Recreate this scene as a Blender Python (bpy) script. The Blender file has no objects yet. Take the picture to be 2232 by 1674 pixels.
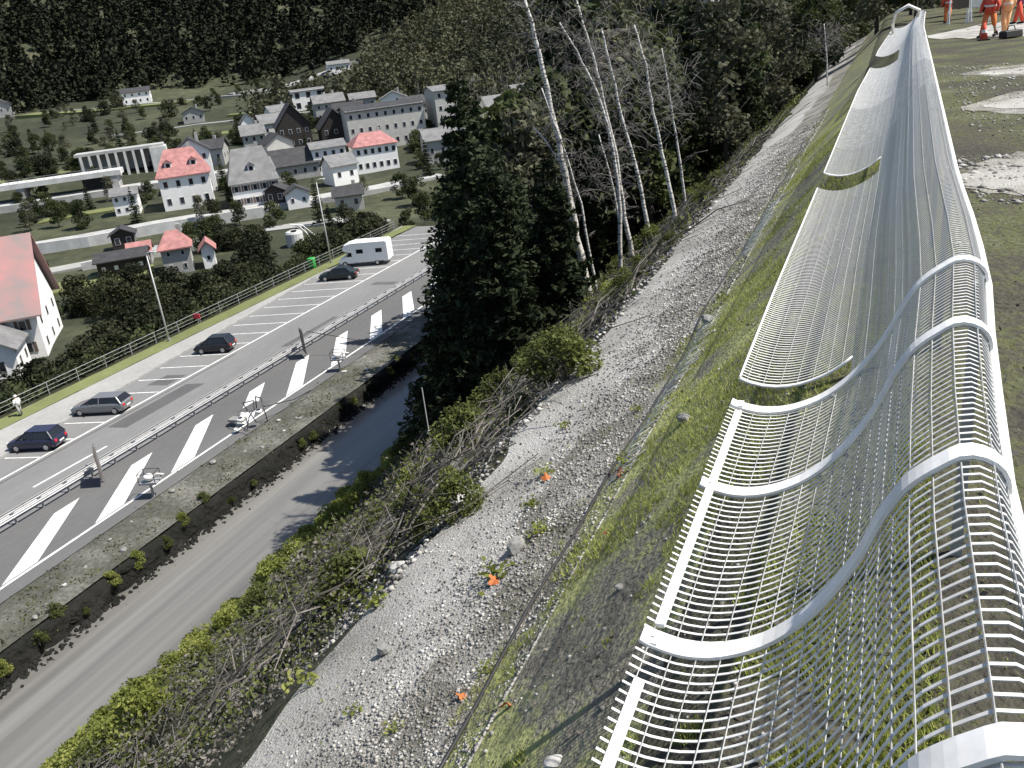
import bpy, bmesh, math, random
import numpy as np
from mathutils import Matrix, Vector

scene = bpy.context.scene
COL = scene.collection

# ------------------------------------------------------------------ camera
CAM_LENS = 30.92
CAM_M = Matrix((
    (0.92322569, -0.04097803, 0.38206691, 0.0),
    (0.36811304, 0.37950489, -0.84880435, 0.0),
    (-0.11021393, 0.92428180, 0.36545321, 0.0),
    (0, 0, 0, 1)))
cam_data = bpy.data.cameras.new("camera")
cam_data.sensor_width = 36.0
cam_data.lens = CAM_LENS
cam_data.clip_start = 0.05
cam_data.clip_end = 4000
cam = bpy.data.objects.new("camera", cam_data)
cam.matrix_world = CAM_M
COL.objects.link(cam)
scene.camera = cam

# ------------------------------------------------------------------ light
SUN_DIR = Vector((0.68, 0.22, 1.12)).normalized()      # towards the sun
elev = math.asin(SUN_DIR.z)
azim = math.atan2(SUN_DIR.x, SUN_DIR.y)
world = bpy.data.worlds.new("World")
scene.world = world
world.use_nodes = True
wn = world.node_tree.nodes
wl = world.node_tree.links
sky = wn.new("ShaderNodeTexSky")
sky.sky_type = 'NISHITA'
sky.sun_disc = False
sky.sun_elevation = elev
sky.sun_rotation = azim
wl.new(sky.outputs[0], wn["Background"].inputs[0])
wn["Background"].inputs[1].default_value = 0.075
sun_data = bpy.data.lights.new("sun", 'SUN')
sun_data.energy = 4.2
sun_data.angle = math.radians(0.5)
sun_data.color = (1.0, 0.95, 0.88)
sun = bpy.data.objects.new("sun", sun_data)
sun.rotation_euler = SUN_DIR.to_track_quat('Z', 'Y').to_euler()
COL.objects.link(sun)
scene.view_settings.view_transform = 'Standard'
scene.view_settings.look = 'None'
scene.view_settings.exposure = 0.9
scene.view_settings.gamma = 1.0
scene.view_settings.use_curve_mapping = False

# ------------------------------------------------------------------ terrain function
def lerp_table(t, v):
    if v <= t[0][0]: return t[0][1]
    for (a, za), (b, zb) in zip(t, t[1:]):
        if v <= b:
            k = (v - a) / (b - a)
            return za + (zb - za) * k
    return t[-1][1]

PROFILE = [(-66.5, -24.1), (-37.2, -24.1), (-36.9, -26.2), (-35.5, -27.0), (-30.4, -26.8), (-28.4, -25.25), (-18.0, -16.4), (-9.0, -9.1), (-4.5, -5.05),
           (-2.3, -4.0), (-0.55, -2.35), (0.3, -2.1), (20, -2.0), (60, -1.0)]
VALLEY = [(60, -29), (97, -29), (115, -30), (185, -28.6), (192, -27), (232, -26), (262, -21.5), (300, -20), (376, -18), (430, -13), (485, -10),
          (520, -6), (640, 38), (800, 110), (1100, 230)]

def wob(x, y):
    return (math.sin(x * 0.9 + 1.3 * math.sin(y * 0.33)) * math.cos(y * 0.71 + 0.8 * math.sin(x * 0.47))
            + 0.5 * math.sin(x * 2.3 + y * 1.1) * math.cos(y * 2.7 - x * 0.6))

def g_valley(x, y):
    s = -0.64 * x + 0.77 * y
    q = y + 0.35 * x
    a = lerp_table(VALLEY, s)
    b = -25 + 0.25 * (q - 235)
    if b > a + 4: h = b
    elif b < a - 4: h = a
    else:
        k = (b - a + 4) / 8
        h = a * (1 - k) + b * k + 4 * k * (1 - k) * 0.5 * 2
    return h + 0.25 * wob(x * 0.12, y * 0.12)

def g_local(x, y):
    h = lerp_table(PROFILE, x)
    amp = 0.0
    if x > -28.3: amp = 0.035
    if -28.3 < x < -5: amp = 0.035 + 0.4 * min(1, (-5 - x) / 6, (x + 28.3) / 4)
    if -4.6 < x < -2.2: amp = 0.03
    return h + amp * wob(x * 1.1, y * 0.9)

def g(x, y):
    if x < -70: return g_valley(x, y)
    v = g_local(x, y)
    if x < -66.5:
        k = (-66.5 - x) / 3.5
        v = v * (1 - k) + g_valley(x, y) * k
    if y > 105:
        k = min(1, (y - 105) / 60.0)
        k = k * k * (3 - 2 * k)
        v = v * (1 - k) + g_valley(x, y) * k
    return v

# ------------------------------------------------------------------ helpers
RNG = np.random.default_rng(7)
random.seed(11)

def mesh_np(name, verts, faces, mats, smooth=False, mat_idx=None):
    """verts (n,3); faces list of tuples or (m,k) array"""
    me = bpy.data.meshes.new(name)
    verts = np.asarray(verts, dtype=np.float32)
    if isinstance(faces, np.ndarray):
        m, k = faces.shape
        me.vertices.add(len(verts))
        me.vertices.foreach_set("co", verts.ravel())
        me.loops.add(m * k)
        me.loops.foreach_set("vertex_index", faces.astype(np.int32).ravel())
        me.polygons.add(m)
        me.polygons.foreach_set("loop_start", np.arange(0, m * k, k, dtype=np.int32))
        me.polygons.foreach_set("loop_total", np.full(m, k, dtype=np.int32))
        me.update(calc_edges=True)
    else:
        me.from_pydata([tuple(map(float, v)) for v in verts], [], faces)
    if not isinstance(mats, (list, tuple)): mats = [mats]
    for m_ in mats: me.materials.append(m_)
    if smooth: me.polygons.foreach_set("use_smooth", [True] * len(me.polygons))
    if mat_idx is not None: me.polygons.foreach_set("material_index", np.asarray(mat_idx, dtype=np.int32))
    me.update()
    return me

def obj(name, me, parent=None, loc=None, rot=None, scale=None):
    o = bpy.data.objects.new(name, me)
    COL.objects.link(o)
    if parent: o.parent = parent
    if loc is not None: o.location = loc
    if rot is not None: o.rotation_euler = rot
    if scale is not None: o.scale = scale
    return o

def tag(o, label=None, cat=None, group=None, kind=None):
    if label: o['label'] = label
    if cat: o['category'] = cat
    if group: o['group'] = group
    if kind: o['kind'] = kind
    return o

def thing(name, label, cat, loc=(0, 0, 0), rz=0.0, group=None):
    o = bpy.data.objects.new(name, None)
    o.empty_display_size = 0.2
    COL.objects.link(o)
    o.location = loc
    o.rotation_euler = (0, 0, rz)
    return tag(o, label, cat, group)

def copy_tree(o, parent=None):
    cpy = o.copy()
    COL.objects.link(cpy)
    cpy.parent = parent
    for ch in list(o.children): copy_tree(ch, cpy)
    return cpy

class MB:
    """collects simple shapes into one mesh"""
    def __init__(s): s.v = []; s.f = []; s.mi = []; s.cm = 0
    def add(s, vs, fs):
        n = len(s.v)
        s.v += [tuple(v) for v in vs]
        s.f += [tuple(i + n for i in f) for f in fs]
        s.mi += [s.cm] * len(fs)
        return s
    def box(s, x0, x1, y0, y1, z0, z1):
        return s.add([(x0, y0, z0), (x1, y0, z0), (x1, y1, z0), (x0, y1, z0), (x0, y0, z1), (x1, y0, z1), (x1, y1, z1), (x0, y1, z1)],
                     [(0, 3, 2, 1), (4, 5, 6, 7), (0, 1, 5, 4), (1, 2, 6, 5), (2, 3, 7, 6), (3, 0, 4, 7)])
    def bar(s, a, b, w, h=None):
        h = h or w
        a = Vector(a); b = Vector(b); d = (b - a).normalized()
        up = Vector((0, 0, 1)) if abs(d.z) < 0.95 else Vector((0, 1, 0))
        x = d.cross(up).normalized() * w / 2; y = x.cross(d).normalized() * h / 2
        vs = [a - x - y, a + x - y, a + x + y, a - x + y, b - x - y, b + x - y, b + x + y, b - x + y]
        return s.add(vs, [(0, 3, 2, 1), (4, 5, 6, 7), (0, 1, 5, 4), (1, 2, 6, 5), (2, 3, 7, 6), (3, 0, 4, 7)])
    def tube(s, pts, rs, n=6, cap=True):
        pts = [Vector(p) for p in pts]
        if not isinstance(rs, (list, tuple)): rs = [rs] * len(pts)
        base = len(s.v); k = len(pts)
        for i, p in enumerate(pts):
            d = (pts[min(i + 1, k - 1)] - pts[max(i - 1, 0)])
            if d.length < 1e-9: d = Vector((0, 0, 1))
            d.normalize()
            up = Vector((0, 0, 1)) if abs(d.z) < 0.9 else Vector((0, 1, 0))
            x = d.cross(up).normalized(); y = x.cross(d)
            for j in range(n):
                a = 2 * math.pi * j / n
                s.v.append(tuple(p + (x * math.cos(a) + y * math.sin(a)) * rs[i]))
        for i in range(k - 1):
            for j in range(n):
                a = base + i * n + j; b = base + i * n + (j + 1) % n
                s.f.append((a, b, b + n, a + n)); s.mi.append(s.cm)
        if cap:
            s.f.append(tuple(base + j for j in reversed(range(n)))); s.mi.append(s.cm)
            s.f.append(tuple(base + (k - 1) * n + j for j in range(n))); s.mi.append(s.cm)
        return s
    def lathe(s, prof, n=12, axis='z', c=(0, 0, 0)):
        base = len(s.v)
        for r, h in prof:
            for j in range(n):
                a = 2 * math.pi * j / n
                if axis == 'z': s.v.append((c[0] + r * math.cos(a), c[1] + r * math.sin(a), c[2] + h))
                elif axis == 'y': s.v.append((c[0] + r * math.cos(a), c[1] + h, c[2] + r * math.sin(a)))
                else: s.v.append((c[0] + h, c[1] + r * math.cos(a), c[2] + r * math.sin(a)))
        for i in range(len(prof) - 1):
            for j in range(n):
                a = base + i * n + j; b = base + i * n + (j + 1) % n
                s.f.append((a, b, b + n, a + n)); s.mi.append(s.cm)
        s.f.append(tuple(base + j for j in reversed(range(n)))); s.mi.append(s.cm)
        s.f.append(tuple(base + (len(prof) - 1) * n + j for j in range(n))); s.mi.append(s.cm)
        return s
    def prism(s, poly, x0, x1, axis='x'):
        n = len(poly)
        if axis == 'x':
            vs = [(x0, a, b) for a, b in poly] + [(x1, a, b) for a, b in poly]
        else:
            vs = [(a, x0, b) for a, b in poly] + [(a, x1, b) for a, b in poly]
        fs = [tuple(reversed(range(n))), tuple(range(n, 2 * n))]
        fs += [(i, (i + 1) % n, (i + 1) % n + n, i + n) for i in range(n)]
        return s.add(vs, fs)
    def me(s, name, mats, smooth=False, fix=True, bevel=0):
        m = mesh_np(name, s.v, s.f, mats, smooth, s.mi)
        if fix:
            bm = bmesh.new(); bm.from_mesh(m)
            if bevel:
                bmesh.ops.bevel(bm, geom=bm.edges[:], offset=bevel, segments=1, affect='EDGES')
            bmesh.ops.recalc_face_normals(bm, faces=bm.faces)
            bm.to_mesh(m); bm.free()
        return m
    def build(s, name, mats, parent=None, loc=None, rot=None, smooth=False, bevel=0):
        return obj(name, s.me(name, mats, smooth, True, bevel), parent, loc, rot)

# ------------------------------------------------------------------ materials
def nm(name):
    m = bpy.data.materials.new(name); m.use_nodes = True
    nt = m.node_tree
    return m, nt, nt.nodes["Principled BSDF"]

def mat(name, col, rough=0.7, metal=0.0, var=0.0, vscale=4.0, bump=0.0, bscale=30.0, col2=None, spec=None, detail=6.0, coords='Object', dist=0.02):
    m, nt, bs = nm(name)
    bs.inputs["Roughness"].default_value = rough
    bs.inputs["Metallic"].default_value = metal
    if spec is not None: bs.inputs["Specular IOR Level"].default_value = spec
    bs.inputs["Base Color"].default_value = (*col, 1)
    if var or col2 or bump:
        tc = nt.nodes.new("ShaderNodeTexCoord")
        if var or col2:
            nz = nt.nodes.new("ShaderNodeTexNoise")
            nz.inputs["Scale"].default_value = vscale; nz.inputs["Detail"].default_value = detail
            nz.inputs["Roughness"].default_value = 0.65
            nt.links.new(tc.outputs[coords], nz.inputs["Vector"])
            cr = nt.nodes.new("ShaderNodeValToRGB")
            c2 = col2 or tuple(min(1, c_ * (1 + var)) for c_ in col)
            c1 = col if col2 else tuple(c_ * (1 - var) for c_ in col)
            cr.color_ramp.elements[0].position = 0.36; cr.color_ramp.elements[0].color = (*c1, 1)
            cr.color_ramp.elements[1].position = 0.64; cr.color_ramp.elements[1].color = (*c2, 1)
            nt.links.new(nz.outputs["Fac"], cr.inputs["Fac"])
            nt.links.new(cr.outputs["Color"], bs.inputs["Base Color"])
        if bump:
            nb = nt.nodes.new("ShaderNodeTexNoise")
            nb.inputs["Scale"].default_value = bscale; nb.inputs["Detail"].default_value = 5
            nt.links.new(tc.outputs[coords], nb.inputs["Vector"])
            bp = nt.nodes.new("ShaderNodeBump"); bp.inputs["Strength"].default_value = bump
            bp.inputs["Distance"].default_value = dist
            nt.links.new(nb.outputs["Fac"], bp.inputs["Height"])
            nt.links.new(bp.outputs["Normal"], bs.inputs["Normal"])
    return m

def leaf_mat(name, cols, trans=0.35, scale=1.5, rand=0.25, rough=0.6):
    """cols: list of colours chosen by world position noise + per-object random"""
    m, nt, bs = nm(name)
    out = nt.nodes["Material Output"]
    geo = nt.nodes.new("ShaderNodeNewGeometry")
    nz = nt.nodes.new("ShaderNodeTexNoise"); nz.inputs["Scale"].default_value = scale; nz.inputs["Detail"].default_value = 3
    nt.links.new(geo.outputs["Position"], nz.inputs["Vector"])
    oi = nt.nodes.new("ShaderNodeObjectInfo")
    mth = nt.nodes.new("ShaderNodeMath"); mth.operation = 'MULTIPLY_ADD'
    mth.inputs[1].default_value = rand; nt.links.new(oi.outputs["Random"], mth.inputs[0])
    ad = nt.nodes.new("ShaderNodeMath"); ad.operation = 'MULTIPLY_ADD'; ad.inputs[1].default_value = 1.6; ad.inputs[2].default_value = -0.3 - rand / 2
    nt.links.new(nz.outputs["Fac"], ad.inputs[0]); nt.links.new(ad.outputs[0], mth.inputs[2])
    # second per-leaf variation
    ri = nt.nodes.new("ShaderNodeMath"); ri.operation = 'MULTIPLY_ADD'; ri.inputs[1].default_value = 0.3
    nt.links.new(geo.outputs["Random Per Island"], ri.inputs[0]); nt.links.new(mth.outputs[0], ri.inputs[2])
    cr = nt.nodes.new("ShaderNodeValToRGB")
    els = cr.color_ramp.elements
    while len(els) < len(cols): els.new(0.5)
    for i, c_ in enumerate(cols):
        els[i].position = 0.2 + 0.75 * i / max(1, len(cols) - 1); els[i].color = (*c_, 1)
    nt.links.new(ri.outputs[0], cr.inputs["Fac"])
    nt.links.new(cr.outputs["Color"], bs.inputs["Base Color"])
    bs.inputs["Roughness"].default_value = rough
    bs.inputs["Specular IOR Level"].default_value = 0.08
    if trans:
        tr = nt.nodes.new("ShaderNodeBsdfTranslucent")
        hs = nt.nodes.new("ShaderNodeHueSaturation"); hs.inputs["Value"].default_value = 1.25; hs.inputs["Saturation"].default_value = 1.1
        nt.links.new(cr.outputs["Color"], hs.inputs["Color"]); nt.links.new(hs.outputs["Color"], tr.inputs["Color"])
        mx = nt.nodes.new("ShaderNodeMixShader"); mx.inputs[0].default_value = trans
        nt.links.new(bs.outputs[0], mx.inputs[1]); nt.links.new(tr.outputs[0], mx.inputs[2])
        nt.links.new(mx.outputs[0], out.inputs["Surface"])
    return m

def ground_mat(name, stops, scale, fine, bump=0.5, bscale=12.0, fine_amt=0.5, dist=0.05, rough=0.95, stretch=(1, 1, 1)):
    """stops: list of (pos,col); large noise + fine noise mixed"""
    m, nt, bs = nm(name)
    bs.inputs["Roughness"].default_value = rough; bs.inputs["Specular IOR Level"].default_value = 0.2
    geo = nt.nodes.new("ShaderNodeNewGeometry")
    mp = nt.nodes.new("ShaderNodeMapping"); mp.inputs["Scale"].default_value = stretch
    nt.links.new(geo.outputs["Position"], mp.inputs["Vector"])
    a = nt.nodes.new("ShaderNodeTexNoise"); a.inputs["Scale"].default_value = scale; a.inputs["Detail"].default_value = 4
    b = nt.nodes.new("ShaderNodeTexNoise"); b.inputs["Scale"].default_value = fine; b.inputs["Detail"].default_value = 6; b.inputs["Roughness"].default_value = 0.7
    for n_ in (a, b): nt.links.new(mp.outputs[0], n_.inputs["Vector"])
    mx = nt.nodes.new("ShaderNodeMix"); mx.data_type = 'FLOAT'; mx.inputs[0].default_value = fine_amt
    nt.links.new(a.outputs["Fac"], mx.inputs[2]); nt.links.new(b.outputs["Fac"], mx.inputs[3])
    cr = nt.nodes.new("ShaderNodeValToRGB"); els = cr.color_ramp.elements
    while len(els) < len(stops): els.new(0.5)
    for i, (p_, c_) in enumerate(stops): els[i].position = p_; els[i].color = (*c_, 1)
    nt.links.new(mx.outputs[0], cr.inputs["Fac"]); nt.links.new(cr.outputs["Color"], bs.inputs["Base Color"])
    bp = nt.nodes.new("ShaderNodeBump"); bp.inputs["Strength"].default_value = bump; bp.inputs["Distance"].default_value = dist
    c = nt.nodes.new("ShaderNodeTexNoise"); c.inputs["Scale"].default_value = bscale; c.inputs["Detail"].default_value = 6
    nt.links.new(geo.outputs["Position"], c.inputs["Vector"])
    nt.links.new(c.outputs["Fac"], bp.inputs["Height"]); nt.links.new(bp.outputs["Normal"], bs.inputs["Normal"])
    return m

M = {}
M['white_steel'] = mat('white_steel', (0.7, 0.69, 0.66), 0.45, 0.0, vscale=7, col2=(0.86, 0.86, 0.84), detail=9, bump=0.15, bscale=60, dist=0.002)
M['wire'] = mat('galvanised_wire', (0.52, 0.51, 0.48), 0.5, 0.0, vscale=14, col2=(0.8, 0.8, 0.78), detail=8)
M['long_wire'] = mat('dull_galvanised_wire', (0.3, 0.3, 0.29), 0.5, 0.2, vscale=14, col2=(0.5, 0.5, 0.48))
M['galv'] = mat('galvanised_steel', (0.34, 0.345, 0.35), 0.5, 0.35, var=0.12, vscale=2)
M['pole'] = mat('lamp_pole_paint', (0.6, 0.6, 0.58), 0.5, 0.2)
M['darkmetal'] = mat('dark_metal', (0.05, 0.05, 0.055), 0.5, 0.3)
M['brown'] = mat('brown_sign_back', (0.11, 0.09, 0.08), 0.7, var=0.2)
M['asphalt'] = ground_mat('asphalt', [(0.3, (0.135, 0.135, 0.135)), (0.5, (0.175, 0.175, 0.172)), (0.7, (0.21, 0.21, 0.205))], 0.16, 3.0, 0.15, 40, 0.35, 0.01, 0.85, (1, 0.25, 1))
M['asphalt_dark'] = ground_mat('median_asphalt', [(0.3, (0.09, 0.09, 0.09)), (0.7, (0.14, 0.14, 0.137))], 0.12, 3.0, 0.15, 40, 0.4, 0.01, 0.85, (1, 0.3, 1))
M['paint'] = mat('road_paint', (0.5, 0.5, 0.48), 0.6, vscale=2.2, detail=10, col2=(0.76, 0.76, 0.74))
M['kerb'] = mat('kerb_stone', (0.3, 0.3, 0.29), 0.8, var=0.2, vscale=1.5)
M['paving'] = ground_mat('pale_paving', [(0.35, (0.24, 0.24, 0.23)), (0.65, (0.34, 0.34, 0.32))], 0.15, 2.5, 0.1, 20)
M['verge'] = ground_mat('verge_rubble', [(0.34, (0.04, 0.042, 0.03)), (0.5, (0.09, 0.09, 0.075)), (0.68, (0.2, 0.195, 0.175))], 0.35, 3.5, 0.8, 4, 0.5, 0.15)
M['rockwall'] = ground_mat('dark_bank_stone', [(0.3, (0.006, 0.007, 0.006)), (0.6, (0.018, 0.018, 0.016)), (0.78, (0.06, 0.06, 0.055))], 0.5, 3.0, 1.0, 2.5, 0.5, 0.3)
M['water'] = None
M['grass'] = ground_mat('slope_grass_soil', [(0.38, (0.13, 0.12, 0.095)), (0.46, (0.21, 0.2, 0.155)), (0.52, (0.26, 0.27, 0.12)), (0.62, (0.36, 0.375, 0.15))], 1.1, 11.0, 1.0, 25, 0.42, 0.04)
M['crest'] = ground_mat('crest_turf', [(0.36, (0.042, 0.039, 0.032)), (0.47, (0.07, 0.066, 0.048)), (0.54, (0.085, 0.09, 0.04)), (0.66, (0.14, 0.136, 0.105))], 0.7, 9.0, 1.0, 20, 0.5, 0.05)
M['gravel_ground'] = ground_mat('pale_gravel', [(0.36, (0.17, 0.16, 0.14)), (0.47, (0.31, 0.30, 0.275)), (0.6, (0.46, 0.45, 0.42))], 0.7, 34.0, 1.0, 40, 0.5, 0.03)
M['gravel_dirty'] = ground_mat('dirty_gravel', [(0.38, (0.10, 0.10, 0.06)), (0.46, (0.17, 0.16, 0.135)), (0.54, (0.28, 0.27, 0.24)), (0.64, (0.38, 0.37, 0.34))], 1.3, 22.0, 1.0, 40, 0.42, 0.04)
M['slope_soil'] = ground_mat('wooded_slope_soil', [(0.3, (0.02, 0.02, 0.014)), (0.55, (0.05, 0.052, 0.03)), (0.8, (0.10, 0.095, 0.07))], 0.4, 5.0, 1.0, 8, 0.5, 0.1)
M['valley'] = ground_mat('valley_meadow', [(0.34, (0.022, 0.026, 0.017)), (0.5, (0.04, 0.045, 0.026)), (0.6, (0.07, 0.075, 0.042)), (0.72, (0.11, 0.11, 0.07))], 0.02, 0.25, 0.6, 0.8, 0.45, 0.6)
M['meadow'] = ground_mat('bright_meadow', [(0.3, (0.10, 0.115, 0.045)), (0.7, (0.19, 0.205, 0.085))], 0.06, 0.6, 0.3, 1.0, 0.45, 0.3)
M['stone'] = mat('grey_stone', (0.2, 0.2, 0.19), 0.9, var=0.35, vscale=6, bump=0.6, bscale=12)
M['pale_stone'] = mat('pale_stone', (0.42, 0.41, 0.39), 0.9, var=0.3, vscale=5, bump=0.6, bscale=12)
M['gravel_stone'] = leaf_mat('gravel_stones', [(0.07, 0.066, 0.06), (0.17, 0.163, 0.15), (0.29, 0.28, 0.26), (0.5, 0.485, 0.45)], 0.0, 3.0, 0, 0.9)
M['concrete'] = mat('concrete', (0.34, 0.34, 0.325), 0.85, var=0.18, vscale=0.4, bump=0.1)
M['concrete_pale'] = mat('pale_concrete', (0.5, 0.5, 0.48), 0.85, var=0.15, vscale=0.4)
M['bark_birch'] = None
M['bark'] = mat('bark', (0.07, 0.06, 0.05), 0.95, var=0.3, vscale=6, bump=0.8, bscale=14)
M['twig'] = mat('bare_twigs', (0.2, 0.185, 0.17), 0.9, var=0.2, vscale=3)
M['stick'] = leaf_mat('dead_branch_bark', [(0.035, 0.032, 0.028), (0.085, 0.08, 0.07), (0.2, 0.187, 0.17)], 0.0, 2.0, 0, 0.95)
M['leaf_bush'] = leaf_mat('dark_bush_leaves', [(0.012, 0.015, 0.009), (0.026, 0.03, 0.016), (0.05, 0.056, 0.028)], 0.15, 0.5, 0.5)
M['leaf_dark'] = leaf_mat('conifer_needles', [(0.014, 0.019, 0.010), (0.025, 0.034, 0.017), (0.042, 0.055, 0.026)], 0.1, 0.6, 0.2)
M['leaf_mid'] = leaf_mat('broadleaf_foliage', [(0.02, 0.028, 0.014), (0.04, 0.052, 0.022), (0.07, 0.084, 0.034)], 0.2, 0.3, 0.4)
M['leaf_grey'] = leaf_mat('autumn_grey_foliage', [(0.05, 0.052, 0.035), (0.09, 0.092, 0.06), (0.14, 0.142, 0.09)], 0.2, 0.25, 0.4)
M['leaf_bright'] = leaf_mat('sunlit_shrub_leaves', [(0.11, 0.125, 0.03), (0.19, 0.215, 0.055), (0.3, 0.32, 0.1)], 0.4, 1.2, 0.3)
M['leaf_low'] = leaf_mat('undergrowth_leaves', [(0.035, 0.042, 0.015), (0.075, 0.088, 0.03), (0.14, 0.16, 0.05)], 0.3, 0.8, 0.2)
M['grass_blade'] = leaf_mat('grass_blades', [(0.15, 0.16, 0.045), (0.27, 0.3, 0.08), (0.42, 0.44, 0.16)], 0.3, 1.0, 0.0)
M['forest'] = leaf_mat('far_forest_canopy', [(0.012, 0.015, 0.010), (0.020, 0.024, 0.015), (0.032, 0.036, 0.021)], 0.0, 0.02, 0.0, 0.95)
M['forest2'] = leaf_mat('far_slope_canopy', [(0.03, 0.034, 0.022), (0.06, 0.064, 0.038), (0.105, 0.105, 0.06)], 0.15, 0.03, 0.0)
M['maple'] = mat('orange_leaf', (0.42, 0.12, 0.03), 0.7, var=0.3, vscale=30)
M['yellow_leaf'] = mat('yellow_leaf', (0.4, 0.4, 0.12), 0.7, var=0.2, vscale=30)
M['wall_white'] = mat('white_render', (0.82, 0.81, 0.78), 0.85, var=0.06, vscale=0.5)
M['wall_beige'] = mat('beige_render', (0.46, 0.45, 0.41), 0.85, var=0.08, vscale=0.5)
M['wall_grey'] = mat('grey_render', (0.33, 0.33, 0.31), 0.85, var=0.1, vscale=0.4)
M['wood_dark'] = mat('dark_timber', (0.025, 0.02, 0.017), 0.8, var=0.3, vscale=3)
M['roof_red'] = mat('red_tiles', (0.33, 0.15, 0.14), 0.8, var=0.25, vscale=0.9, bump=0.4, bscale=6)
M['roof_oldred'] = mat('weathered_red_tiles', (0.24, 0.2, 0.19), 0.85, vscale=0.22, col2=(0.42, 0.2, 0.19), bump=0.5, bscale=4)
M['roof_grey'] = mat('grey_slate_roof', (0.15, 0.15, 0.15), 0.8, var=0.2, vscale=0.6, bump=0.3, bscale=5)
M['roof_dark'] = mat('dark_roof', (0.035, 0.035, 0.037), 0.8, var=0.3, vscale=0.6)
M['window'] = mat('window_glass', (0.02, 0.023, 0.028), 0.12)
M['frame'] = mat('window_frame', (0.6, 0.6, 0.58), 0.6)
M['shutter'] = mat('shutter', (0.12, 0.09, 0.07), 0.7)
M['tyre'] = mat('tyre_rubber', (0.02, 0.02, 0.02), 0.85)
M['rim'] = mat('alloy_rim', (0.5, 0.5, 0.52), 0.3, 0.8)
M['car_glass'] = mat('car_glass', (0.015, 0.017, 0.02), 0.08)
M['car_dark'] = mat('black_car_paint', (0.018, 0.019, 0.022), 0.25)
M['car_navy'] = mat('navy_car_paint', (0.02, 0.022, 0.05), 0.25)
M['car_grey'] = mat('silver_car_paint', (0.22, 0.225, 0.23), 0.3, 0.4)
M['car_green'] = mat('dark_green_car_paint', (0.015, 0.022, 0.02), 0.25)
M['car_white'] = mat('white_vehicle_paint', (0.82, 0.82, 0.8), 0.35)
M['lamp_red'] = mat('red_lens', (0.5, 0.02, 0.02), 0.3)
M['lamp_clear'] = mat('clear_lens', (0.75, 0.75, 0.72), 0.2)
M['black'] = mat('black_plastic', (0.02, 0.02, 0.02), 0.6)
M['plate'] = mat('white_plate', (0.7, 0.7, 0.68), 0.5)
M['hivis'] = mat('orange_hivis_cloth', (0.75, 0.2, 0.06), 0.85, var=0.08)
M['hivis_red'] = mat('red_orange_cloth', (0.7, 0.09, 0.05), 0.85, var=0.08)
M['hivis_peach'] = mat('faded_orange_cloth', (0.8, 0.42, 0.2), 0.85, var=0.08)
M['purple'] = mat('purple_cloth', (0.22, 0.06, 0.14), 0.85)
M['skin'] = mat('skin', (0.5, 0.3, 0.22), 0.6)
M['helmet'] = mat('white_helmet', (0.8, 0.8, 0.78), 0.35)
M['boots'] = mat('black_boots', (0.015, 0.014, 0.013), 0.7)
M['reflect'] = mat('reflective_tape', (0.75, 0.75, 0.7), 0.4)
M['green_bin'] = mat('green_plastic', (0.03, 0.35, 0.05), 0.5)
M['red_paint'] = mat('red_paint', (0.7, 0.05, 0.08), 0.5)

def make_birch():
    m, nt, bs = nm('birch_bark')
    bs.inputs["Roughness"].default_value = 0.8
    tc = nt.nodes.new("ShaderNodeTexCoord")
    mp = nt.nodes.new("ShaderNodeMapping"); mp.inputs["Scale"].default_value = (2.2, 2.2, 9.0)
    nt.links.new(tc.outputs["Object"], mp.inputs["Vector"])
    n1 = nt.nodes.new("ShaderNodeTexNoise"); n1.inputs["Scale"].default_value = 1.6; n1.inputs["Detail"].default_value = 5; n1.inputs["Roughness"].default_value = 0.7
    nt.links.new(mp.outputs[0], n1.inputs["Vector"])
    cr = nt.nodes.new("ShaderNodeValToRGB"); e = cr.color_ramp.elements
    e[0].position = 0.41; e[0].color = (0.05, 0.045, 0.04, 1); e[1].position = 0.5; e[1].color = (0.62, 0.6, 0.56, 1)
    nt.links.new(n1.outputs["Fac"], cr.inputs["Fac"]); nt.links.new(cr.outputs["Color"], bs.inputs["Base Color"])
    return m
M['bark_birch'] = make_birch()

def make_water():
    m, nt, bs = nm('silty_river_water')
    geo = nt.nodes.new("ShaderNodeNewGeometry")
    mp = nt.nodes.new("ShaderNodeMapping"); mp.inputs["Scale"].default_value = (0.75, 0.018, 1)
    nt.links.new(geo.outputs["Position"], mp.inputs["Vector"])
    n1 = nt.nodes.new("ShaderNodeTexNoise"); n1.inputs["Scale"].default_value = 1.0; n1.inputs["Detail"].default_value = 2.5
    nt.links.new(mp.outputs[0], n1.inputs["Vector"])
    cr = nt.nodes.new("ShaderNodeValToRGB"); e = cr.color_ramp.elements
    e[0].position = 0.35; e[0].color = (0.105, 0.102, 0.095, 1); e[1].position = 0.65; e[1].color = (0.2, 0.195, 0.182, 1)
    nt.links.new(n1.outputs["Fac"], cr.inputs["Fac"]); nt.links.new(cr.outputs["Color"], bs.inputs["Base Color"])
    bs.inputs["Roughness"].default_value = 0.2
    bs.inputs["IOR"].default_value = 1.33
    n2 = nt.nodes.new("ShaderNodeTexNoise"); n2.inputs["Scale"].default_value = 1.4; n2.inputs["Detail"].default_value = 3
    mp2 = nt.nodes.new("ShaderNodeMapping"); mp2.inputs["Scale"].default_value = (1.2, 0.25, 1)
    nt.links.new(geo.outputs["Position"], mp2.inputs["Vector"]); nt.links.new(mp2.outputs[0], n2.inputs["Vector"])
    bp = nt.nodes.new("ShaderNodeBump"); bp.inputs["Strength"].default_value = 0.25; bp.inputs["Distance"].default_value = 0.08
    nt.links.new(n2.outputs["Fac"], bp.inputs["Height"]); nt.links.new(bp.outputs["Normal"], bs.inputs["Normal"])
    return m
M['water'] = make_water()

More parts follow.
